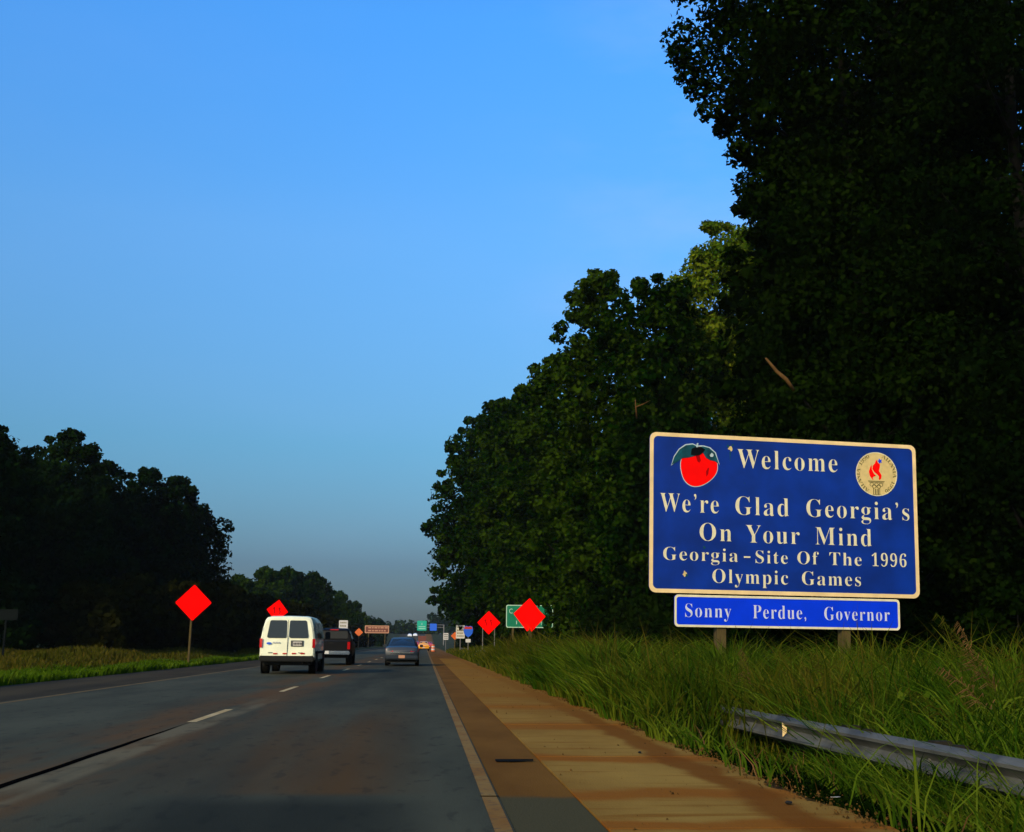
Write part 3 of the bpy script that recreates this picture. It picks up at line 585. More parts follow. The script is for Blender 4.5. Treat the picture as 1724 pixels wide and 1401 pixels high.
# johnson grass plumes that stand out against the dark
def plume(loc, h, lean, seed, label):
    r = random.Random(seed); t = empty('seed_grass', (loc[0], loc[1], gz(*loc)), label, 'grass plant', 'tall seeding grasses at the right edge')
    mb = MB(); pts = [Vector((lean*h*(k/7)**2.2, .05*math.sin(k), h*(k/7)*(1-.12*abs(lean)*(k/7)**2))) for k in range(8)]
    mb.tube(pts, [.0055*(1-.09*k) for k in range(8)], 5); mb.build('stalk', M_g1, t)
    pb = MB()
    for k in range(34):
        u = .66+.34*k/33; i = min(6, int(u*7)); p = pts[i].lerp(pts[i+1], u*7-i); le = .20*(1.12-(u-.66)/.36)
        d = Vector((math.copysign(1, lean)*.4+r.uniform(-1, .8), r.uniform(-1, 1), r.uniform(.1, .7))).normalized()*le
        e_ = p+d+Vector((math.copysign(.04, lean), 0, -.06)); mid = p+d*.55+Vector((0, 0, .015))
        pb.tube([p, mid, e_], [.003, .0045, .0022], 4)
    pb.build('seed_head', M_g3 if seed % 2 else M_g5, t)
    lb = MB()
    for k in range(7):
        z0 = h*(.1+.07*k); i = min(6, int(z0/h*7)); p = pts[i]; dr = r.choice((-1, 1)); L_ = r.uniform(.35, .6); yy = r.uniform(-.3, .3); prev = None
        q = [p+Vector((dr*L_*s*.9, yy*s, .32*s*(1-s)*1.8+.12*s)) for s in (0, .33, .66, 1)]; wv = [.008, .014, .010, .001]
        lb.loft([[a_-Vector((0, wv[j], wv[j]*.6)), a_+Vector((0, wv[j], wv[j]*.6))] for j, a_ in enumerate(q)], close=False, caps=False)
    lb.build('leaf_blade', M_g1, t)
for i, (x, y, h, ln, lab) in enumerate([(6.35, 11.6, 2.02, -.34, 'tallest seeding grass plume leaning left beside the welcome sign'), (6.55, 11.9, 1.70, -.25, 'second tall seeding grass right of the tallest plume'), (6.9, 12, 1.85, .02, 'upright reddish seed head near the right edge'), (6.2, 11.2, 1.45, -.5, 'seeding grass drooping left low over the guard rail'), (7.0, 11.5, 1.7, -.45, 'drooping pale seed head cut by the right edge of the photo'),
        (6.6, 11.0, 1.35, .3, 'seeding grass leaning right near the frame edge'), (5.9, 11.4, 1.25, -.6, 'low reddish seed head pointing left under the sign corner'), (6.7, 12.6, 1.9, -.15, 'thin seeding grass behind the tallest plume'), (5.6, 14.5, 1.5, -.2, 'thin seeding grass in front of the right sign post'), (4.9, 16, 1.55, -.1, 'single seeding stalk rising between the two sign posts'), (4.4, 19, 1.45, -.15, 'single seeding stalk in front of the left sign post')]):
    plume((x, y), h, ln, 100+i, lab)
# broad-leaved weed
rng = np.random.default_rng(5); t = empty('broadleaf_weed', (5.75, 12.4, gz(5.75, 12.4)), 'bright broad-leaved weed among the grass below the right end of the sign', 'weed')
cent = np.array([(rng.uniform(-.25, .25), rng.uniform(-.2, .2), .55+rng.uniform(0, .55)) for _ in range(16)]); V, F = leaves(cent, np.full(16, .13), 18, .10, rng); np_mesh('foliage', V, F, M_g1, t)
mb = MB(); [mb.tube([(0, 0, 0), tuple(c_)], [.008, .004], 5) for c_ in cent[:8]]; mb.build('stem', M_g4, t)

t['label'] = 'bright broad-leaved weed among the grass below the right end of the sign'
rw = random.Random(21); t['group'] = 'broad-leaved weeds in the verge'
for x, y in [(5.6, 17.5), (6.6, 15.5), (5.3, 22), (7.2, 13.2), (5.3, 9.6)]:
    c_ = copy_tree(t); k = rw.uniform(.55, .8); c_.location = (x, y, gz(x, y)); c_.scale = (k, k, k*rw.uniform(.8, 1.3)); c_.rotation_euler = (0, 0, rw.uniform(0, 6)); c_['label'] = 'broad-leaved weed standing among the tall verge grass'
# ------------------------------------------------------------------ guard rail
def rail_x(y): return float(np.interp(y, [2, 8.6, 15.4, 30, 60, 150], [5.1, 4.72, 4.42, 4.25, 4.15, 4.1]))
gr = empty('guard_rail', (rail_x(4), 4, gz(5, 4)), 'galvanised W-beam guard rail running beside the shoulder and vanishing into tall grass', 'guard rail')
prof = [(0.0, .155), (-.045, .135), (-.085, .108), (-.083, .078), (-.02, .035), (0.0, .0), (-.02, -.035), (-.083, -.078), (-.085, -.108), (-.045, -.135), (0.0, -.155)]
prof = prof + [(x+.006, z) for x, z in reversed(prof)]
O = Vector(gr.location); ry = 4.0; k = 0
while ry < 120:
    y0, y1 = ry, ry+3.81; secs = []
    for yy in np.linspace(y0, y1+.12, 4):
        X = rail_x(yy); Z = gz(X, yy)+.57; off = -.004*(k % 2)
        secs.append([(X+px+off-O.x, yy-O.y, Z+pz-O.z) for px, pz in prof])
    mb = MB(); mb.loft(secs); mb.build('rail_section', M_galv, gr, auto=.9)
    for j in (0, 1):
        yy = ry+.2+j*1.905
        X = rail_x(yy)
        if yy > 100: continue
        z0 = gz(X, yy)
        mb = MB(); mb.box((X+.27-O.x, yy-O.y, z0+.15-O.z), (.15, .17, 1.10)); mb.build('post', M_railpost, gr, bevel=.01)
        mb = MB(); mb.box((X+.10-O.x, yy-O.y, z0+.57-O.z), (.18, .14, .34)); bl_ = mb.build('spacer_block', M_railpost, gr, bevel=.01)
        for bz in (-.0,):
            mb = MB(); mb.tube([(X-.022-O.x, yy-O.y, z0+.57-O.z), (X+.01-O.x, yy-O.y, z0+.57-O.z)], .016, 8); mb.build('bolt', M_steel, gr)
    ry += 3.81; k += 1
for yy in (13.3,):
    X = rail_x(yy); mb = MB(); mb.prism([(0, -.085), (.055, -.03), (.055, .03), (0, .085)], 0, .01); o = mb.build('reflector', M_cream, gr); o.location = (X-.11-O.x, yy-O.y, gz(X, yy)+.58-O.z); o['label'] = 'pale reflector tab'

# ------------------------------------------------------------------ text
def serif(s):
    o = ''
    for ch in s:
        if 'A' <= ch <= 'Z': o += chr(0x1D400+ord(ch)-65)
        elif 'a' <= ch <= 'z': o += chr(0x1D41A+ord(ch)-97)
        elif '0' <= ch <= '9': o += chr(0x1D7CE+ord(ch)-48)
        else: o += ch
    return o
_tc = {}
def text_xy(s, spacing=1.0, offset=0.0, ser=True, ext=0.0):
    key = (s, spacing, offset, ser, ext)
    if key not in _tc:
        c_ = bpy.data.curves.new('lettering_source', 'FONT'); c_.body = serif(s) if ser else s; c_.space_character = spacing; c_.offset = offset; c_.resolution_u = 4; c_.extrude = ext
        o_ = bpy.data.objects.new('lettering_source', c_); me = o_.to_mesh()
        V = np.array([v.co[:] for v in me.vertices]); F = [tuple(p.vertices) for p in me.polygons]
        o_.to_mesh_clear(); bpy.data.objects.remove(o_); _tc[key] = (V, F)
    return _tc[key]
CAP = {True: float(np.ptp(text_xy('H')[0][:, 1])), False: float(np.ptp(text_xy('H', ser=False)[0][:, 1]))}
def word(parent, s, x0, x1, base, cap, y, m, ser=True, spacing=1.15, offset=-.011, name='lettering'):
    V, F = text_xy(s, spacing, offset, ser, .02); V = V.copy()
    sx = (x1-x0)/np.ptp(V[:, 0]); X = (V[:, 0]-V[:, 0].min())*sx+x0; Z = V[:, 1]*cap/CAP[ser]+base; Y = np.where(V[:, 2] > 0, y-.004, y+.001)
    me = bpy.data.meshes.new(name); me.from_pydata(np.stack([X, Y, Z], 1).tolist(), [], F); me.update()
    return link(name, me, m, parent)
def rrect(x0, z0, x1, z1, r, n=6):
    pts = []
    for cx, cz, a0 in ((x1-r, z0+r, -90), (x1-r, z1-r, 0), (x0+r, z1-r, 90), (x0+r, z0+r, 180)):
        for k in range(n+1):
            a_ = math.radians(a0+90*k/n); pts.append((cx+r*math.cos(a_), cz+r*math.sin(a_)))
    return pts
def ring(mb, outer, inner, y0, y1):
    n = len(outer); vs = [(a_, y0, b) for a_, b in outer]+[(a_, y0, b) for a_, b in inner]+[(a_, y1, b) for a_, b in outer]+[(a_, y1, b) for a_, b in inner]
    fs = []
    for i in range(n):
        j = (i+1) % n; fs += [(i, j, n+j, n+i), (i, 2*n+i, 2*n+j, j), (n+i, n+j, 3*n+j, 3*n+i)]
    mb.add(vs, fs)

# ------------------------------------------------------------------ welcome sign
W_, H_ = 6.815, 3.717
ws = empty('welcome_sign', (5.1137, 24.5, 2.3371), 'large blue roadside welcome sign with peach and torch emblems on wooden posts', 'sign', rot=(0.0638, 0.0047, 0.1108))
Mx = Matrix.Rotation(.1108, 4, 'Z') @ Matrix.Rotation(.0638, 4, 'X') @ Matrix.Rotation(.0047, 4, 'Y'); ws.rotation_euler = Mx.to_euler()
mb = MB(); mb.prism(rrect(0, 0, W_, H_, .16), 0, .035); mp_ = mb.build('main_panel', M_blue, ws)
mb = MB(); ring(mb, rrect(0, 0, W_, H_, .16), rrect(.09, .09, W_-.09, H_-.09, .11), -.006, .0); mb.build('border', M_cream, mp_)
mb = MB(); mb.prism(rrect(.615, -.765, 6.275, -.035, .09), .002, .032); gp = mb.build('governor_panel', M_blue2, ws)
mb = MB(); ring(mb, rrect(.615, -.765, 6.275, -.035, .09), rrect(.665, -.715, 6.225, -.085, .06), -.004, .002); mb.build('border', M_letter, gp)
for s, x0, x1, b, cap in [('Welcome', 2.166, 4.728, 2.962, .455), ('We’re', .253, 1.694, 1.862, .435), ('Glad', 2.113, 3.459, 1.852, .435), ('Georgia’s', 3.911, 6.598, 1.865, .425),
        ('On', 1.224, 2.015, 1.216, .415), ('Your', 2.369, 3.724, 1.204, .42), ('Mind', 4.126, 5.585, 1.21, .42), ('Georgia', .336, 2.167, .747, .30), ('Site', 2.608, 3.414, .734, .295), ('Of', 3.662, 4.206, .739, .30),
        ('The', 4.482, 5.309, .737, .305), ('1996', 5.577, 6.484, .738, .31), ('Olympic', 1.536, 3.416, .251, .32), ('Games', 3.771, 5.28, .256, .318)]:
    word(mp_, s, x0, x1, b, cap, -.003, M_letter)
mb = MB(); mb.box((2.397, -.004, .868), (.16, .006, .035)); mb.build('lettering', M_letter, mp_)
for s, x0, x1, b, cap in [('Sonny', .873, 1.993, -.542, .305), ('Perdue,', 2.531, 3.861, -.546, .31), ('Governor', 4.324, 6.008, -.552, .305)]:
    word(gp, s, x0, x1, b, cap, -.001, M_letter2)
# peach emblem
def poly(mb, pts, y, mi, t=.003): mb.prism(pts, y-t, y, mi)
mb = MB()
body = []
for k in range(40):
    a_ = 2*PI*k/40; r = .455; x = 1.21+r*math.cos(a_)*1.0; z = 2.965+.455*math.sin(a_)
    if math.sin(a_) < -.2:
        q = min(1, (-.2-math.sin(a_))/.8); x += -.10*q**1.6; z += -.03*q**3
    body.append((x, z))
cxb = sum(p[0] for p in body)/40; czb = sum(p[1] for p in body)/40
poly(mb, [(cxb+(x-cxb)*1.035, czb+(z-czb)*1.04) for x, z in body], -.001, 3)
poly(mb, body, -.005, 0)
poly(mb, [(1.12, 3.22), (1.17, 3.07), (1.21, 3.04), (1.25, 3.09), (1.22, 3.2), (1.2, 3.3)], -.009, 1)
poly(mb, [(1.38, 2.83), (1.43, 2.93), (1.455, 2.92), (1.43, 2.78), (1.39, 2.72)], -.009, 1)
lf = [(.53, 2.965), (.60, 3.16), (.72, 3.33), (.88, 3.44), (1.05, 3.465), (1.19, 3.41), (1.22, 3.30), (1.12, 3.20), (.95, 3.15), (.80, 3.13), (.68, 3.05), (.60, 3.0)]
rf = [(1.14, 3.40), (1.30, 3.43), (1.46, 3.40), (1.60, 3.29), (1.70, 3.03), (1.60, 3.09), (1.48, 3.11), (1.38, 3.16), (1.30, 3.28), (1.22, 3.33)]
poly(mb, [(.515, 2.94), (.585, 3.17), (.71, 3.35), (.87, 3.465), (1.05, 3.49), (1.2, 3.43), (1.19, 3.38), (1.0, 3.3), (.8, 3.2), (.66, 3.04)], -.009, 3)
poly(mb, [(1.18, 3.45), (1.32, 3.455), (1.48, 3.42), (1.625, 3.30), (1.725, 3.0), (1.66, 3.1), (1.5, 3.3), (1.3, 3.36)], -.009, 3)
poly(mb, lf, -.0135, 2); poly(mb, rf, -.0135, 2)
poly(mb, [(1.02, 3.36), (1.10, 3.40), (1.24, 3.42), (1.36, 3.36), (1.30, 3.28), (1.22, 3.22), (1.10, 3.20), (1.0, 3.22)], -.018, 4)
poly(mb, [(1.13, 3.40), (1.15, 3.50), (1.19, 3.505), (1.17, 3.40)], -.018, 3)
poly(mb, [(1.47, 3.23), (1.52, 3.29), (1.57, 3.24), (1.55, 3.19), (1.49, 3.19)], -.018, 3)
mb.build('peach_emblem', [M_red, M_darkred, M_teal, M_mist, M_black], mp_)
# olympic torch emblem
mb = MB(); CXE, CZE, RX, RZ = 5.757, 2.964, .545, .535
poly(mb, [(CXE+RX*math.cos(2*PI*k/48), CZE+RZ*math.sin(2*PI*k/48)) for k in range(48)], -.001, 0)
ring(mb, [(CXE+RX*math.cos(2*PI*k/48), CZE+RZ*math.sin(2*PI*k/48)) for k in range(48)], [(CXE+RX*.965*math.cos(2*PI*k/48), CZE+RZ*.965*math.sin(2*PI*k/48)) for k in range(48)], -.008, -.004)
for k in range(len(mb.f)-48*3, len(mb.f)): mb.mi[k] = 1
E_ = lambda x, z: (CXE+x*RX, CZE+z*RZ)
poly(mb, [E_(*q) for q in [(-.20, -.26), (-.33, -.1), (-.37, .1), (-.30, .3), (-.24, .42), (-.22, .2), (-.12, .0), (-.02, -.08), (-.15, -.12), (-.20, -.2), (-.14, -.27)]], -.005, 2)
poly(mb, [E_(*q) for q in [(.12, -.27), (.22, -.2), (.24, -.04), (.12, .15), (.16, .30), (.18, .45), (.08, .52), (0, .66), (-.06, .5), (-.17, .38), (-.2, .22), (-.1, .08), (.04, -.02), (.12, -.12), (.10, -.2)]], -.005, 2)
star = []
for k in range(10):
    a_ = PI/2+k*PI/5+.3; r = .135 if k % 2 == 0 else .06; star.append(E_(.17+r*math.cos(a_), .60+r*math.sin(a_)))
poly(mb, star, -.009, 3)
poly(mb, [E_(*q) for q in [(-.42, -.31), (.38, -.31), (.38, -.35), (-.42, -.35)]], -.005, 4)
poly(mb, [E_(*q) for q in [(-.38, -.37), (.34, -.37), (.34, -.395), (-.38, -.395)]], -.005, 4)
for i, (rx, rz) in enumerate([(-.24, -.48), (-.02, -.48), (.20, -.48), (-.13, -.56), (.09, -.56)]):
    ring(mb, [E_(rx+.105*math.cos(2*PI*k/20), rz+.09*math.sin(2*PI*k/20)) for k in range(20)], [E_(rx+.08*math.cos(2*PI*k/20), rz+.066*math.sin(2*PI*k/20)) for k in range(20)], -.0075-.0012*i, -.004)
    for k in range(len(mb.f)-60, len(mb.f)): mb.mi[k] = 4
for x0, x1, z0, z1 in [(-.18, -.14, -.93, -.64), (-.09, -.03, -.93, -.68), (.02, .09, -.93, -.68), (.12, .15, -.93, -.64), (-.24, .22, -.955, -.935)]:
    poly(mb, [E_(x0, z0), E_(x1, z0), E_(x1, z1), E_(x0, z1)], -.005, 4)
em = mb.build('torch_emblem', [M_medal, M_letter, M_red, M_blue2, M_olive], mp_)
lv = []; lf_ = []
def arc_text(s, a0, a1):
    for i, ch in enumerate(s):
        if ch == ' ': continue
        a_ = math.radians(a0+(a1-a0)*i/(len(s)-1)); V, F = text_xy(ch, 1, 0, True); sc = .115/CAP[True]
        cx, cz = CXE+RX*.80*math.cos(a_), CZE+RZ*.80*math.sin(a_); rot = a_-PI/2; w = np.ptp(V[:, 0])/2+V[:, 0].min(); b = len(lv)
        for v in V:
            x = (v[0]-w)*sc; z = v[1]*sc; lv.append((cx+x*math.cos(rot)-z*math.sin(rot), -.0065, cz+x*math.sin(rot)+z*math.cos(rot)))
        for f in F: lf_.append(tuple(b+q for q in f))
arc_text('ATLANTA 1996', 236, 118); arc_text('ATLANTA 1996', 64, -58)
me = bpy.data.meshes.new('lettering'); me.from_pydata(lv, [], lf_); o = link('lettering', me, M_olive, mp_); o['kind'] = 'stuff'
# scuffs and splashes
mb = MB(); rr = random.Random(9)
def splat(cx, cz, r, n=11, mi=0, y=-.001):
    poly(mb, [(cx+r*rr.uniform(.35, 1)*math.cos(2*PI*k/n), cz+r*rr.uniform(.35, 1.1)*math.sin(2*PI*k/n)) for k in range(n)], y, mi, .002)
splat(1.99, 3.42, .085, mi=0); splat(1.93, 3.47, .05, mi=1, y=-.004); splat(2.05, 3.50, .04, mi=1, y=-.004); poly(mb, [(1.97, 3.34), (2.0, 3.34), (1.985, 3.08)], -.004, 1, .002)
splat(.86, .44, .075, mi=0); splat(.90, .41, .05, mi=1, y=-.004); splat(.89, .30, .02, mi=1); splat(.26, .31, .02, mi=1); splat(1.34, 1.06, .05, mi=1); splat(2.35, 2.60, .015, mi=1); splat(3.6, 1.62, .012, mi=1)
mb.build('paint_scuff', [M_medal, M_teal], mp_)
# two timber posts, straight down to the ground
for px_, py_ in ((6.87, 24.88), (9.98, 25.22)):
    mb = MB(); zg = gz(px_, py_)-.3; z1 = 5.6
    inv = Mx.to_3x3().transposed(); base = Vector((px_, py_, zg))-Vector(ws.location); top = Vector((px_+.02, py_-.30, z1))-Vector(ws.location)
    b_, t_ = inv @ base, inv @ top
    # keep the post just behind the panel, plumb enough to follow its slight lean
    b_.y = max(b_.y, .16); t_.y = .16; t_.x = b_.x = (b_.x+t_.x)/2
    for d in (.11,): mb.add([(b_.x-d, b_.y-d+.01, b_.z), (b_.x+d, b_.y-d+.01, b_.z), (b_.x+d, b_.y+d, b_.z), (b_.x-d, b_.y+d, b_.z), (t_.x-d, t_.y-d+.01, t_.z), (t_.x+d, t_.y-d+.01, t_.z), (t_.x+d, t_.y+d, t_.z), (t_.x-d, t_.y+d, t_.z)],
        [(0, 1, 2, 3), (4, 5, 6, 7), (0, 1, 5, 4), (1, 2, 6, 5), (2, 3, 7, 6), (3, 0, 4, 7)])
    mb.build('post', M_post_wood, ws)

# ------------------------------------------------------------------ smaller road signs
def post_parts(t, xs_, ztop, m, w=.09, d=.07, zb=None, y=.06):
    for x in xs_:
        mb = MB(); zb_ = (zb if zb is not None else -.1); mb.box((x, y, (ztop+zb_)/2), (w, d, ztop-zb_)); mb.build('post', m, t, bevel=.006)
def diamond_pts(h, cz, r=.05):
    base = rrect(-h/2, -h/2, h/2, h/2, r); a_ = PI/4
    return [(x*math.cos(a_)-z*math.sin(a_), x*math.sin(a_)+z*math.cos(a_)+cz) for x, z in base]
def diamond(loc, side, zc, posts, label, group=None, rz=0, roll=0, shapes=False, m=None, pm=None, pw=.09):
    zg = gz(*loc); t = empty('diamond_sign', (loc[0], loc[1], zg), label, 'road sign', group, rz); cz = zc-zg
    mb = MB(); mb.prism(diamond_pts(side, 0), -.012, .012); p = mb.build('panel', m or M_fluor, t); p.location = (0, 0, cz); p.rotation_euler = (0, roll, 0)
    if shapes:      # merge arrows: two black bent arrows
        ab = MB()
        for x0 in (-.22, .16):
            ab.prism([(x0+.03, -.2), (x0+.07, -.2), (x0+.07, -.03), (x0+.0, .08), (x0+.0, .12), (x0-.04, .12), (x0-.04, .06), (x0+.03, -.05)], -.017, -.0125)
            ab.prism([(x0-.10, .12), (x0+.06, .12), (x0-.02, .24)], -.017, -.0125)
        a_ = ab.build('arrow_marking', shapes, p)
    post_parts(t, posts, cz+(side*.1 if len(posts) == 1 else -side*.28), pm or M_post_wood, w=pw)
    return t
diamond((-10.85, 52), 1.20, 2.92, [-.06], 'plain red-orange diamond sign on one post in the left median', rz=.02)
diamond((-10.35, 77.5), 1.1, 3.3, [0], 'red-orange diamond sign with black arrow shapes rising above the white van', shapes=M_black, rz=-.1, roll=.12)
diamond((4.53, 77), 1.17, 2.61, [-.42, .42], 'red-orange diamond sign with faint arrows on two thin posts right of the road', shapes=M_darkred, pm=M_steel, pw=.05)
diamond((5.16, 54), 1.17, 2.58, [0.02], 'tilted plain red diamond sign in front of the green sign, nearer of the overlapping two', rz=-.5, roll=.08)
diamond((6.02, 61.5), 1.18, 2.66, [0], 'plain red diamond sign mostly hidden behind the tilted one', roll=-.04)
# green guide sign behind the diamonds
t = empty('guide_sign', (7.24, 75, gz(7.24, 75)), 'green guide sign with pale border partly hidden by two red diamonds and leaves', 'road sign')
gh0, gh1 = 2.25-t.location.z, 3.80-t.location.z
mb = MB(); mb.prism(rrect(-1.63, gh0, 1.63, gh1, .12), -.01, .02); p = mb.build('panel', M_sgreen, t)
mb = MB(); ring(mb, rrect(-1.63, gh0, 1.63, gh1, .12), rrect(-1.575, gh0+.055, 1.575, gh1-.055, .09), -.014, -.0101); mb.build('border', M_mint, p)
word(p, 'C', -1.42, -1.19, gh1-.58, .32, -.013, M_mint, ser=False, offset=0); word(p, 'I', -.93, -.88, gh0+.22, .26, -.013, M_mint, ser=False, offset=0); word(p, 'Y', .72, .92, gh0+.2, .28, -.013, M_mint, ser=False, offset=0)
post_parts(t, [-1.15, 1.1], gh1-.1, M_post_wood, w=.14, d=.12, y=.09)
# small signs by the forest end
def plain(name, loc, w, h, zc, m, label, bm_=None, rows=0, rowm=None, posts=(0,), shape=None, extra=None):
    zg = gz(*loc); t = empty(name, (loc[0], loc[1], zg), label, 'road sign'); cz = zc-zg
    mb = MB(); mb.prism(shape if shape else rrect(-w/2, -h/2, w/2, h/2, min(w, h)*.08, 3), -.01, .01); p = mb.build('panel', m, t); p.location = (0, 0, cz)
    if bm_ is not None:
        mb = MB(); k = .04*max(w, h); ring(mb, rrect(-w/2, -h/2, w/2, h/2, min(w, h)*.08, 3), rrect(-w/2+k, -h/2+k, w/2-k, h/2-k, min(w, h)*.05, 3), -.013, -.0101); mb.build('border', bm_, p)
    if rows:
        mb = MB(); rr_ = random.Random(int(w*100))
        for i in range(rows):
            z = h*.5-(i+.75)*h/(rows+.6); x = -w*.36
            while x < w*.34:
                l_ = rr_.uniform(.06, .14)*w; mb.box((x+l_/2, -.0125, z), (l_, .004, h/(rows+.6)*.42)); x += l_+.035*w
        mb.build('legend', rowm, p)
    post_parts(t, posts, cz-h*.3, (M_dullgrey if m is M_dullgrey else M_steel) if w < 2 else M_post_wood, w=.07 if w < 2 else .16)
    if extra: extra(t, cz)
    return t
plain('regulatory_sign', (3.15, 160), .72, .95, 2.15, M_white, 'tiny white rectangular sign, leftmost of the small signs before the forest', rows=3, rowm=M_black)
diamond((3.3, 118), .62, 1.95, [0], 'small orange warning diamond between the white signs by the forest', m=M_orange)
plain('regulatory_sign', (3.45, 105), .85, 1.25, 2.25, M_white, 'taller grey-white sign left of the interstate shield', rows=4, rowm=M_olive)
sh = [(-.36, .42), (-.18, .48), (0, .42), (.18, .48), (.36, .42), (.42, .12), (.36, -.18), (.2, -.38), (0, -.50), (-.2, -.38), (-.36, -.18), (-.42, .12)]
def shield_extra(t, cz):
    mb = MB(); mb.prism([(x*.9, z*.9+cz) for x, z in [(-.36, .42), (-.18, .48), (0, .42), (.18, .48), (.36, .42), (.40, .22), (-.40, .22)]], -.016, -.0105); mb.build('red_band', M_redcar, t)
    mb = MB(); mb.prism(rrect(-.22, cz-.95, .22, cz-.66, .03, 3), -.01, .01); mb.build('lower_plate', M_white, t)
    p_ = bpy.data.objects[t.name].children[0]
    word(p_, '85', -.24, .24, -.30, .38, -.011, M_white, ser=False, offset=0)
plain('route_shield_sign', (3.85, 96), .8, 1.0, 2.2, M_sblue2, 'blue interstate shield with red band on its own post', shape=sh, extra=shield_extra)
# median side
plain('regulatory_sign', (-10.6, 144), 1.15, 1.5, 3.25, M_white, 'white rectangular sign beyond the black truck in the median', rows=3, rowm=M_olive)
diamond((-11.0, 185), 1.0, 2.85, [0], 'far orange diamond sign just left of the brown sign', m=M_orange)
plain('brown_guide_sign', (-11.0, 255), 5.6, 1.75, 4.2, M_brown, 'wide brown guide sign with pale border in the median', bm_=M_clayprint, rows=2, rowm=M_clayprint, posts=(-1.9, 1.9))
plain('back_of_sign', (-16.7, 45), .9, .42, 2.13, M_dullgrey, 'dark grey sign at the left edge in front of the pines')
# overhead signs far away
t = empty('overhead_gantry', (-.3, 350, gz(0, 350)), 'far overhead gantry carrying a green and a blue sign over the road', 'gantry'); zg = t.location.z
mb = MB(); mb.tube([(6.5, .4, -.1), (6.5, .4, 6.5)], .18, 8); mb.tube([(6.5, .4, 6.4), (-2.6, .4, 6.4)], .12, 6); mb.tube([(6.5, .4, 5.6), (-2.6, .4, 5.6)], .12, 6); mb.build('truss', M_steel, t)
mb = MB(); mb.prism(rrect(-2.05, 5.1-zg, .95, 8.2-zg, .2), -.05, .05); p = mb.build('panel', M_sgreen2, t)
word(p, 'X', -.8, -.3, 6.9-zg, .6, -.053, M_mint, ser=False, offset=0)
mb = MB()
for zz in (5.7, 6.3): mb.box((-.5, -.055, zz-zg), (2.2, .01, .18))
mb.build('legend', M_mint, p)
mb = MB(); mb.prism(rrect(2.0, 5.1-zg, 4.2, 7.3-zg, .2), -.05, .05); mb.build('panel', M_sblue2, t)
# far work-zone diamonds and drum

# ------------------------------------------------------------------ vehicles
def sec(y, w0, w1, w2, zb, zm, zt, r=.08):
    R_ = [(-w0*.9, zb), (-w0, zb+.10), (-w1, zm), (-(w1+w2)/2-.01, (zm+zt)/2), (-w2-.01, zt-r), (-w2+r*.45, zt-r*.3), (-w2+r*1.6, zt), (0, zt+.015)]
    return [(x, y, z) for x, z in R_] + [(-x, y, z) for x, z in reversed(R_[:-1])]
def wheel(t, x, y, r, w=.22, label=None):
    s = 1 if x > 0 else -1; mb = MB(); mb.lathe([(r*.6, -w/2), (r*.94, -w/2), (r, -w*.36), (r, w*.36), (r*.94, w/2), (r*.6, w/2)], (x, y, r), 24); ty = mb.build('tyre', M_rubber, None, auto=.7)
    # wheel part holds tyre and rim as sub-parts
    mb = MB(); mb.lathe([(.02, s*w*.36), (r*.2, s*w*.40), (r*.52, s*w*.25), (r*.60, s*w*.44), (r*.60, -s*w*.3)], (x, y, r), 20); wh = mb.build('wheel', M_rim, t, auto=.7); ty.parent = wh
def panel4(t, name, q, m, th=.012, parent=None, n=(0, -1, 0)):
    nn = Vector(n)*th; q = [Vector(p) for p in q]; mb = MB(); k = len(q)
    mb.add([p+nn for p in q]+[p-nn*.5 for p in q], [tuple(range(k)), tuple(range(2*k-1, k-1, -1))]+[(i, k+i, k+(i+1) % k, (i+1) % k) for i in range(k)])
    return mb.build(name, m, parent or t)
def rquad(x0, x1, z0, z1, yf, r=.06, tw=0):      # rounded quad on a rear face: y=yf(z)
    pts = rrect(x0, z0, x1, z1, r, 4); cx = (x0+x1)/2
    return [(x+(tw*(z-z0)/(z1-z0)), yf(z), z) for x, z in pts]
# --- white passenger van
v = empty('white_van', (-4.97, 40.4, 0), 'cream-white van seen from behind, two rear windows, in the left lane', 'van', rz=.015)
yr = lambda z: .02+.10*max(0, (z-1.15)/.95)**1.3
mb = MB()
st = [(.10, .93, .93, .78, .62, 1.2, 1.98, .12), (.16, .985, .985, .83, .50, 1.2, 2.06, .12), (.6, .99, 1.0, .86, .45, 1.2, 2.09, .13), (2.6, .99, 1.0, .87, .42, 1.2, 2.10, .13), (4.0, .98, .99, .85, .42, 1.2, 2.05, .13), (4.35, .97, .98, .80, .42, 1.18, 1.86, .12), (4.85, .95, .95, .70, .42, 1.15, 1.35, .10), (5.3, .93, .90, .66, .45, 1.0, 1.16, .08), (5.55, .86, .82, .6, .5, .9, 1.0, .06)]
S_ = []
for q in st:
    s_ = sec(*q)
    if q[0] < .3: s_ = [(x, (yr(z) if q[0] < .15 else yr(z)+.06), z) for x, y, z in s_]
    S_.append(s_)
mb.loft(S_); mb.build('body', M_vanpaint, v, auto=.5)
for x0, x1 in ((-.75, -.05), (.05, .75)):
    s = -1 if x0 < 0 else 1
    xa, xb = x0, x1
    q = [(xa, 1.30), (xb, 1.30), (xb if s < 0 else xb-.09, 1.93), (xa+.09 if s < 0 else xa, 1.93)]
    # rounded-corner window
    def rnd(q, r=.07):
        o_ = []
        for i in range(4):
            p = Vector(q[i]); a_ = (Vector(q[i-1])-p).normalized(); b_ = (Vector(q[(i+1) % 4])-p).normalized()
            for k in range(5):
                u = k/4; o_.append(tuple(p+a_*r*(1-u)**2+b_*r*u**2))
        return o_
    panel4(v, 'rear_window', [(x, yr(z)-.004, z) for x, z in rnd(q)], M_glass, .006)
    door = [(x0-.03*(s < 0)-.0, .66), (x1+.03*(s > 0), .66)]
mb = MB(); mb.box((0, yr(1.2)-.012, 1.30), (.014, .02, 1.28)); mb.build('door_seam', M_trim, v)
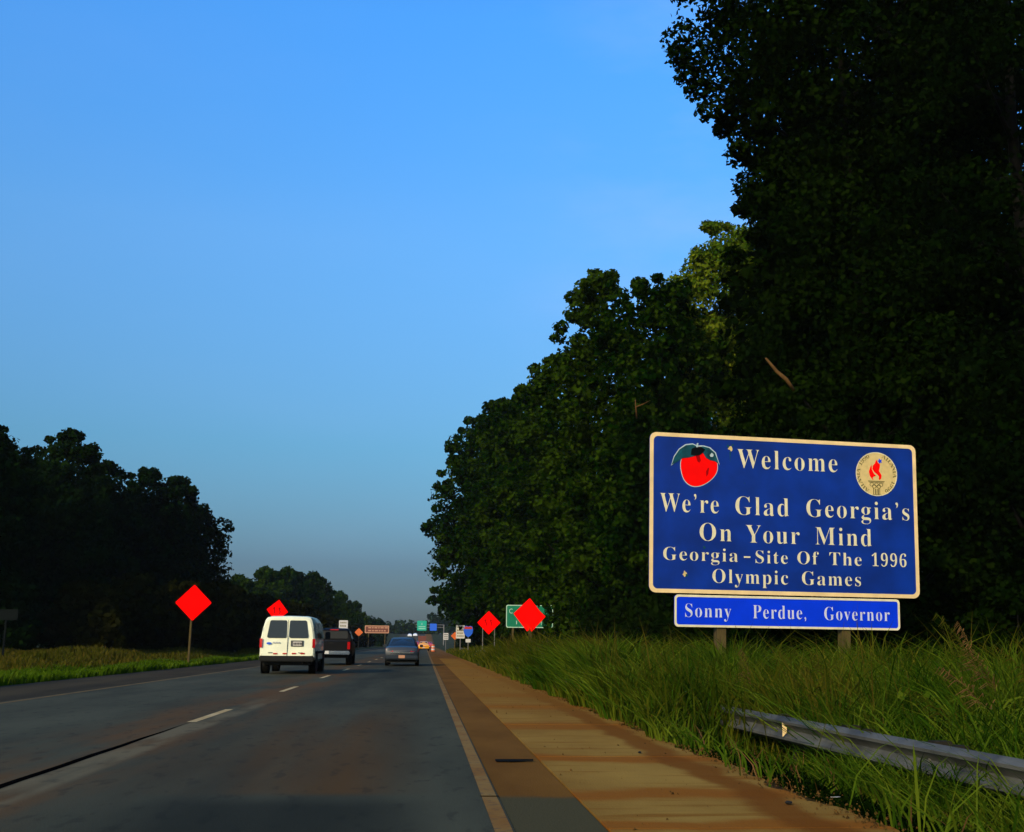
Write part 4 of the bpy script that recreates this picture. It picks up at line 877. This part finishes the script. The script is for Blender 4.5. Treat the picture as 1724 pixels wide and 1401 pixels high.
panel4(v, 'plate_recess', [(x, yr(z)-.006, z) for x, z in rrect(.12, .99, .58, 1.21, .02, 3)], M_plate_frame, .004)
panel4(v, 'license_plate', [(x, yr(z)-.012, z) for x, z in rrect(.20, 1.02, .51, 1.17, .015, 3)], M_plate, .005)
mb = MB(); [mb.box((.24+.055*k, -.008, 1.095), (.03, .004, .07)) for k in range(6)]; o = mb.build('plate_characters', M_trim, v)
for s in (-1, 1):
    panel4(v, 'tail_light', [(s*.90, -.015, .95), (s*1.0, .03, .95), (s*1.0, .03, 1.27), (s*.90, -.005, 1.27)], M_tail, .015)
    mb = MB(); mb.tube([(s*.93, yr(1.6)-.01, 1.55), (s*.93, yr(1.6)-.01, 1.67)], .015, 6); mb.build('hinge', M_trim, v)
mb = MB(); mb.box((0, -.06, .56), (1.96, .16, .20)); mb.build('rear_bumper', M_trim, v, bevel=.03)
mb = MB(); [mb.box((x, -.006, .735+.004*k), (.15, .01, .045)) for k, x in enumerate((-.42, -.08, .25, .56))]; mb.build('reflective_tape', M_tail, v)
mb = MB(); [mb.box((x, -.007, .77), (.16, .008, .022)) for x in (-.60, .48)]; mb.build('door_scuff', M_plate_frame, v)
mb = MB(); mb.add([(-.66+.09*math.cos(2*PI*k/20), -.006, 1.10+.042*math.sin(2*PI*k/20)) for k in range(20)], [tuple(range(20))]); mb.build('badge', M_sblue2, v)
mb = MB(); [mb.box((-.51+.055*k, -.006, 1.13), (.035, .006, .05)) for k in range(5)]; mb.build('model_lettering', M_backing, v)
for s in (-1, 1):
    for y0, y1, nm in ((.55, 1.75, 0), (1.95, 3.15, 0), (3.4, 4.15, 1)):
        zz0, zz1 = 1.30, 1.88; f = lambda z: s*(1.0-.13*(z-1.2)/.9+.012)
        panel4(v, 'side_window', [(f(zz0), y0, zz0), (f(zz0), y1, zz0), (f(zz1), y1-(.25 if nm else .05), zz1), (f(zz1), y0+.05, zz1)], M_glass, .006, n=(s, 0, 0))
    mb = MB(); mb.box((s*1.02, 2.4, .78), (.03, 4.2, .09)); mb.build('side_moulding', M_trim, v)
    mb = MB(); mb.box((s*1.16, 3.95, 1.42), (.2, .10, .30)); mb.build('side_mirror', M_trim, v, bevel=.03)
    mb = MB()
    for yw in (1.05, 4.35): mb.lathe([(.0, s*.985), (.44, s*.99), (.44, s*1.006)], (0, yw, .42), 20)
    mb.build('wheel_arch', M_trim, v)
    wheel(v, s*.86, 1.05, .37, .26); wheel(v, s*.86, 4.35, .37, .26)
mb = MB(); mb.box((0, 2.6, .42), (1.75, 4.9, .16)); mb.tube([(-.8, 1.05, .36), (.8, 1.05, .36)], .06, 8); mb.tube([(.55, .0, .40), (.55, .5, .42)], .035, 8); mb.build('underbody', M_trim, v)
# --- black pickup
v = empty('black_pickup', (-4.75, 56.6, 0), 'black pickup truck with chrome bumper partly hidden behind the white van', 'pickup', rz=.01)
def lowsec(y, w, zb, zt):
    R_ = [(-w*.9, zb), (-w*.985, zb+.1), (-w, zb+(zt-zb)*.5), (-w*.985, zt-.08), (-w*.95, zt)]
    return [(x, y, z) for x, z in R_]+[(-x, y, z) for x, z in reversed(R_)]
mb = MB(); mb.loft([lowsec(*q) for q in [(.02, .94, .58, 1.22), (.08, .97, .52, 1.24), (1.9, .99, .46, 1.24), (3.9, .99, .44, 1.20), (5.1, .97, .46, 1.16), (5.5, .90, .55, 1.02)]]); mb.build('body', M_suvpaint, v, auto=.5)
mb = MB(); mb.loft([sec(*q) for q in [(1.98, .93, .90, .70, 1.0, 1.3, 1.80, .10), (2.12, .94, .92, .74, 1.0, 1.3, 1.88, .10), (3.0, .94, .92, .74, 1.0, 1.3, 1.90, .10), (3.45, .93, .90, .70, 1.0, 1.25, 1.80, .10), (4.0, .90, .86, .64, .98, 1.12, 1.22, .06)]]); mb.build('cabin', M_suvpaint, v, auto=.5)
M_glassg = mat('dusty_rear_glass', (.020, .021, .018), .45, spec=.2)
panel4(v, 'rear_window', rquad(-.72, .72, 1.36, 1.74, lambda z: 1.985-.004, .06), M_glassg, .008)
panel4(v, 'brake_light', rquad(-.22, .22, 1.79, 1.835, lambda z: 1.97, .01), M_tail, .02)
mb = MB(); mb.box((0, .0, 1.245), (1.78, .05, .03)); mb.box((-.93, 1.0, 1.25), (.07, 1.9, .04)); mb.box((.93, 1.0, 1.25), (.07, 1.9, .04)); mb.build('bed_rail', M_trim, v)
panel4(v, 'tailgate', [(x, .008, z) for x, z in rrect(-.80, .74, .80, 1.20, .04, 3)], M_suvpaint, .012)
mb = MB(); mb.box((0, -.012, 1.12), (.26, .02, .06)); mb.build('tailgate_handle', M_trim, v)
mb = MB(); mb.box((0, -.09, .64), (1.94, .20, .18)); mb.build('rear_bumper', M_chrome, v, bevel=.04)
panel4(v, 'license_plate', [(x, -.195, z) for x, z in rrect(-.40, .58, -.08, .73, .01, 3)], M_white, .008)
for s_ in (-1, 1):
    panel4(v, 'tail_light', [(s_*.83, .0, .82), (s_*.965, .04, .82), (s_*.965, .04, 1.18), (s_*.83, .0, 1.18)], M_tail, .014)
    f = lambda z: s_*(.92-.20*(z-1.3)/.58+.012)
    for y0, y1 in ((2.2, 2.85), (2.95, 3.6)):
        panel4(v, 'side_window', [(f(1.34), y0, 1.34), (f(1.34), y1, 1.34), (f(1.74), y1-.14, 1.74), (f(1.74), y0+.05, 1.74)], M_glass, .006, n=(s_, 0, 0))
    mb = MB(); mb.box((s_*1.1, 3.6, 1.32), (.2, .10, .2)); mb.build('side_mirror', M_trim, v, bevel=.03)
    wheel(v, s_*.86, 1.05, .39, .26); wheel(v, s_*.86, 4.5, .39, .26)
mb = MB(); mb.box((0, 2.7, .44), (1.7, 4.9, .14)); mb.build('underbody', M_trim, v)
# --- sedans
def sedan(loc, paint_, label, sx=1, rz=0, group=None, simple=False, plate=M_plate):
    v = empty('sedan_car', (loc[0], loc[1], gz(*loc)), label, 'car', group, rz); v.scale = (sx, sx, sx)
    low = []
    for y, w, zb, zt in [(0, .80, .38, .80), (.05, .86, .30, .93), (.25, .88, .24, .985), (.9, .885, .22, 1.0), (1.6, .885, .22, .97), (3.2, .885, .22, .94), (3.9, .87, .22, .88), (4.4, .84, .24, .76), (4.62, .76, .34, .62)]:
        R_ = [(-w*.88, zb), (-w*.985, zb+.10), (-w, zb+(zt-zb)*.55), (-w*.965, zt-.10), (-w*.90, zt-.025), (-w*.72, zt), (0, zt+.02)]
        low.append([(x, y, z) for x, z in R_]+[(-x, y, z) for x, z in reversed(R_[:-1])])
    mb = MB(); mb.loft(low); mb.build('body', paint_, v, auto=.6)
    cab = []
    for y, w, w2, zt in [(.62, .72, .66, .995), (.75, .77, .68, 1.08), (1.35, .81, .60, 1.37), (1.75, .82, .585, 1.425), (2.3, .82, .585, 1.435), (2.75, .81, .59, 1.38), (3.45, .76, .66, 1.02), (3.6, .72, .66, .90)]:
        zb = .88; R_ = [(-w, zb), (-(w+w2)/2, (zb+zt)/2), (-w2-.01, zt-.05), (-w2+.07, zt-.006), (0, zt+.012)]
        cab.append([(x, y, z) for x, z in R_]+[(-x, y, z) for x, z in reversed(R_[:-1])])
    mb = MB(); mb.loft(cab); mb.build('cabin', paint_, v, auto=.6)
    panel4(v, 'rear_window', [(-.62, .73, 1.045), (.62, .73, 1.045), (.50, 1.30, 1.345), (-.50, 1.30, 1.345)], M_glass, .012, n=(0, -.5, .87))
    for s in (-1, 1):
        panel4(v, 'tail_light', [(s*.42, .0, .72), (s*.80, .03, .73), (s*.85, .12, .86), (s*.60, .045, .87)], M_tail, .02)
        panel4(v, 'side_window', [(s*.80, 1.05, .98), (s*.81, 3.2, .97), (s*.645, 2.65, 1.33), (s*.645, 1.45, 1.33)], M_glass, .02, n=(s, 0, 0))
        wheel(v, s*.77, .95, .32, .20); wheel(v, s*.77, 3.65, .32, .20)
        if not simple:
            mb = MB(); mb.box((s*.98, 3.0, 1.0), (.18, .09, .13)); mb.build('side_mirror', paint_, v, bevel=.02)
    mb = MB(); mb.box((0, -.02, .66), (1.2, .04, .035)); mb.build('chrome_strip', M_chrome, v)
    mb = MB(); mb.box((0, -.06, .44), (1.66, .16, .20)); mb.build('rear_bumper', paint_, v, bevel=.05)
    mb = MB(); mb.box((0, -.145, .47), (.32, .012, .15)); mb.build('license_plate', plate, v)
    mb = MB(); mb.box((0, 2.3, .24), (1.5, 4.2, .12)); mb.build('underbody', M_trim, v)
    return v
sedan((-1.12, 56.2), M_sedan, 'blue-grey sedan ahead in the right lane with red tail lights', plate=M_clayprint)
sedan((-.05, 172), M_yellowcar, 'small yellow-orange car far ahead beside the edge line', simple=True, group='far traffic')
sedan((-4.2, 300), M_whitecar, 'white car far ahead just over the grey sedan roof', simple=True, group='far traffic')
sedan((-6.0, 455), M_whitecar, 'white car high on the distant rise, left of the other', simple=True, group='far traffic')
sedan((-3.8, 462), M_whitecar, 'white car high on the distant rise, right of the other', simple=True, group='far traffic')
sedan((-2.0, 262), M_redcar, 'dull red car far ahead above the grey sedan', simple=True, sx=1.15, group='far traffic')
sedan((2.0-.9, 240), M_redcar, 'dull red car far ahead near the edge line', simple=True, group='far traffic')
# box truck far ahead
v = empty('box_truck', (-.6, 330, gz(0, 330)), 'far box truck with reddish body under the green overhead sign', 'truck')
mb = MB(); mb.box((0, 3, 2.0), (2.4, 6, 2.2)); mb.build('cargo_box', M_brown, v, bevel=.05)
mb = MB(); mb.box((0, 7, 1.5), (2.2, 2, 1.8)); mb.build('cab', M_whitecar, v, bevel=.1)
for s in (-1, 1): wheel(v, s*.95, 1.2, .48, .3); wheel(v, s*.95, 7, .48, .3)
# orange drum and small far diamond ahead
def drum(loc, label):
    t = empty('traffic_drum', (loc[0], loc[1], gz(*loc)), label, 'traffic drum')
    n = 16; mb = MB()
    for i, (z0, z1, r0, r1) in enumerate([(.05, .25, .29, .28), (.25, .42, .27, .265), (.42, .62, .255, .25), (.62, .78, .24, .235), (.78, .98, .225, .22)]):
        mb.loft([[(r0*math.cos(2*PI*k/n), r0*math.sin(2*PI*k/n), z0) for k in range(n)], [(r1*math.cos(2*PI*k/n), r1*math.sin(2*PI*k/n), z1) for k in range(n)]], i % 2)
    mb.build('barrel', [M_orange, M_white], t)
    mb = MB(); mb.loft([[(.38*math.cos(2*PI*k/n), .38*math.sin(2*PI*k/n), z) for k in range(n)] for z in (0, .05)]); mb.build('rubber_base', M_rubber, t)
drum((1.25, 150), 'orange traffic drum standing far down the shoulder line')
drum((-11.0, 172), 'orange traffic drum standing far off in the median grass')

# ------------------------------------------------------------------ air
mb = MB(); mb.box((-20, 400, 17.2), (900, 900, 38.8)); hz = mb.build('haze', None or [])
hz['kind'] = 'stuff'; hm = bpy.data.materials.new('summer_haze'); hm.use_nodes = True; t_ = hm.node_tree; t_.nodes.clear()
pv = t_.nodes.new('ShaderNodeVolumePrincipled'); pv.inputs['Color'].default_value = (.75, .85, .95, 1); pv.inputs['Density'].default_value = .00007
mo = t_.nodes.new('ShaderNodeOutputMaterial'); t_.links.new(pv.outputs[0], mo.inputs['Volume']); hz.data.materials.append(hm)
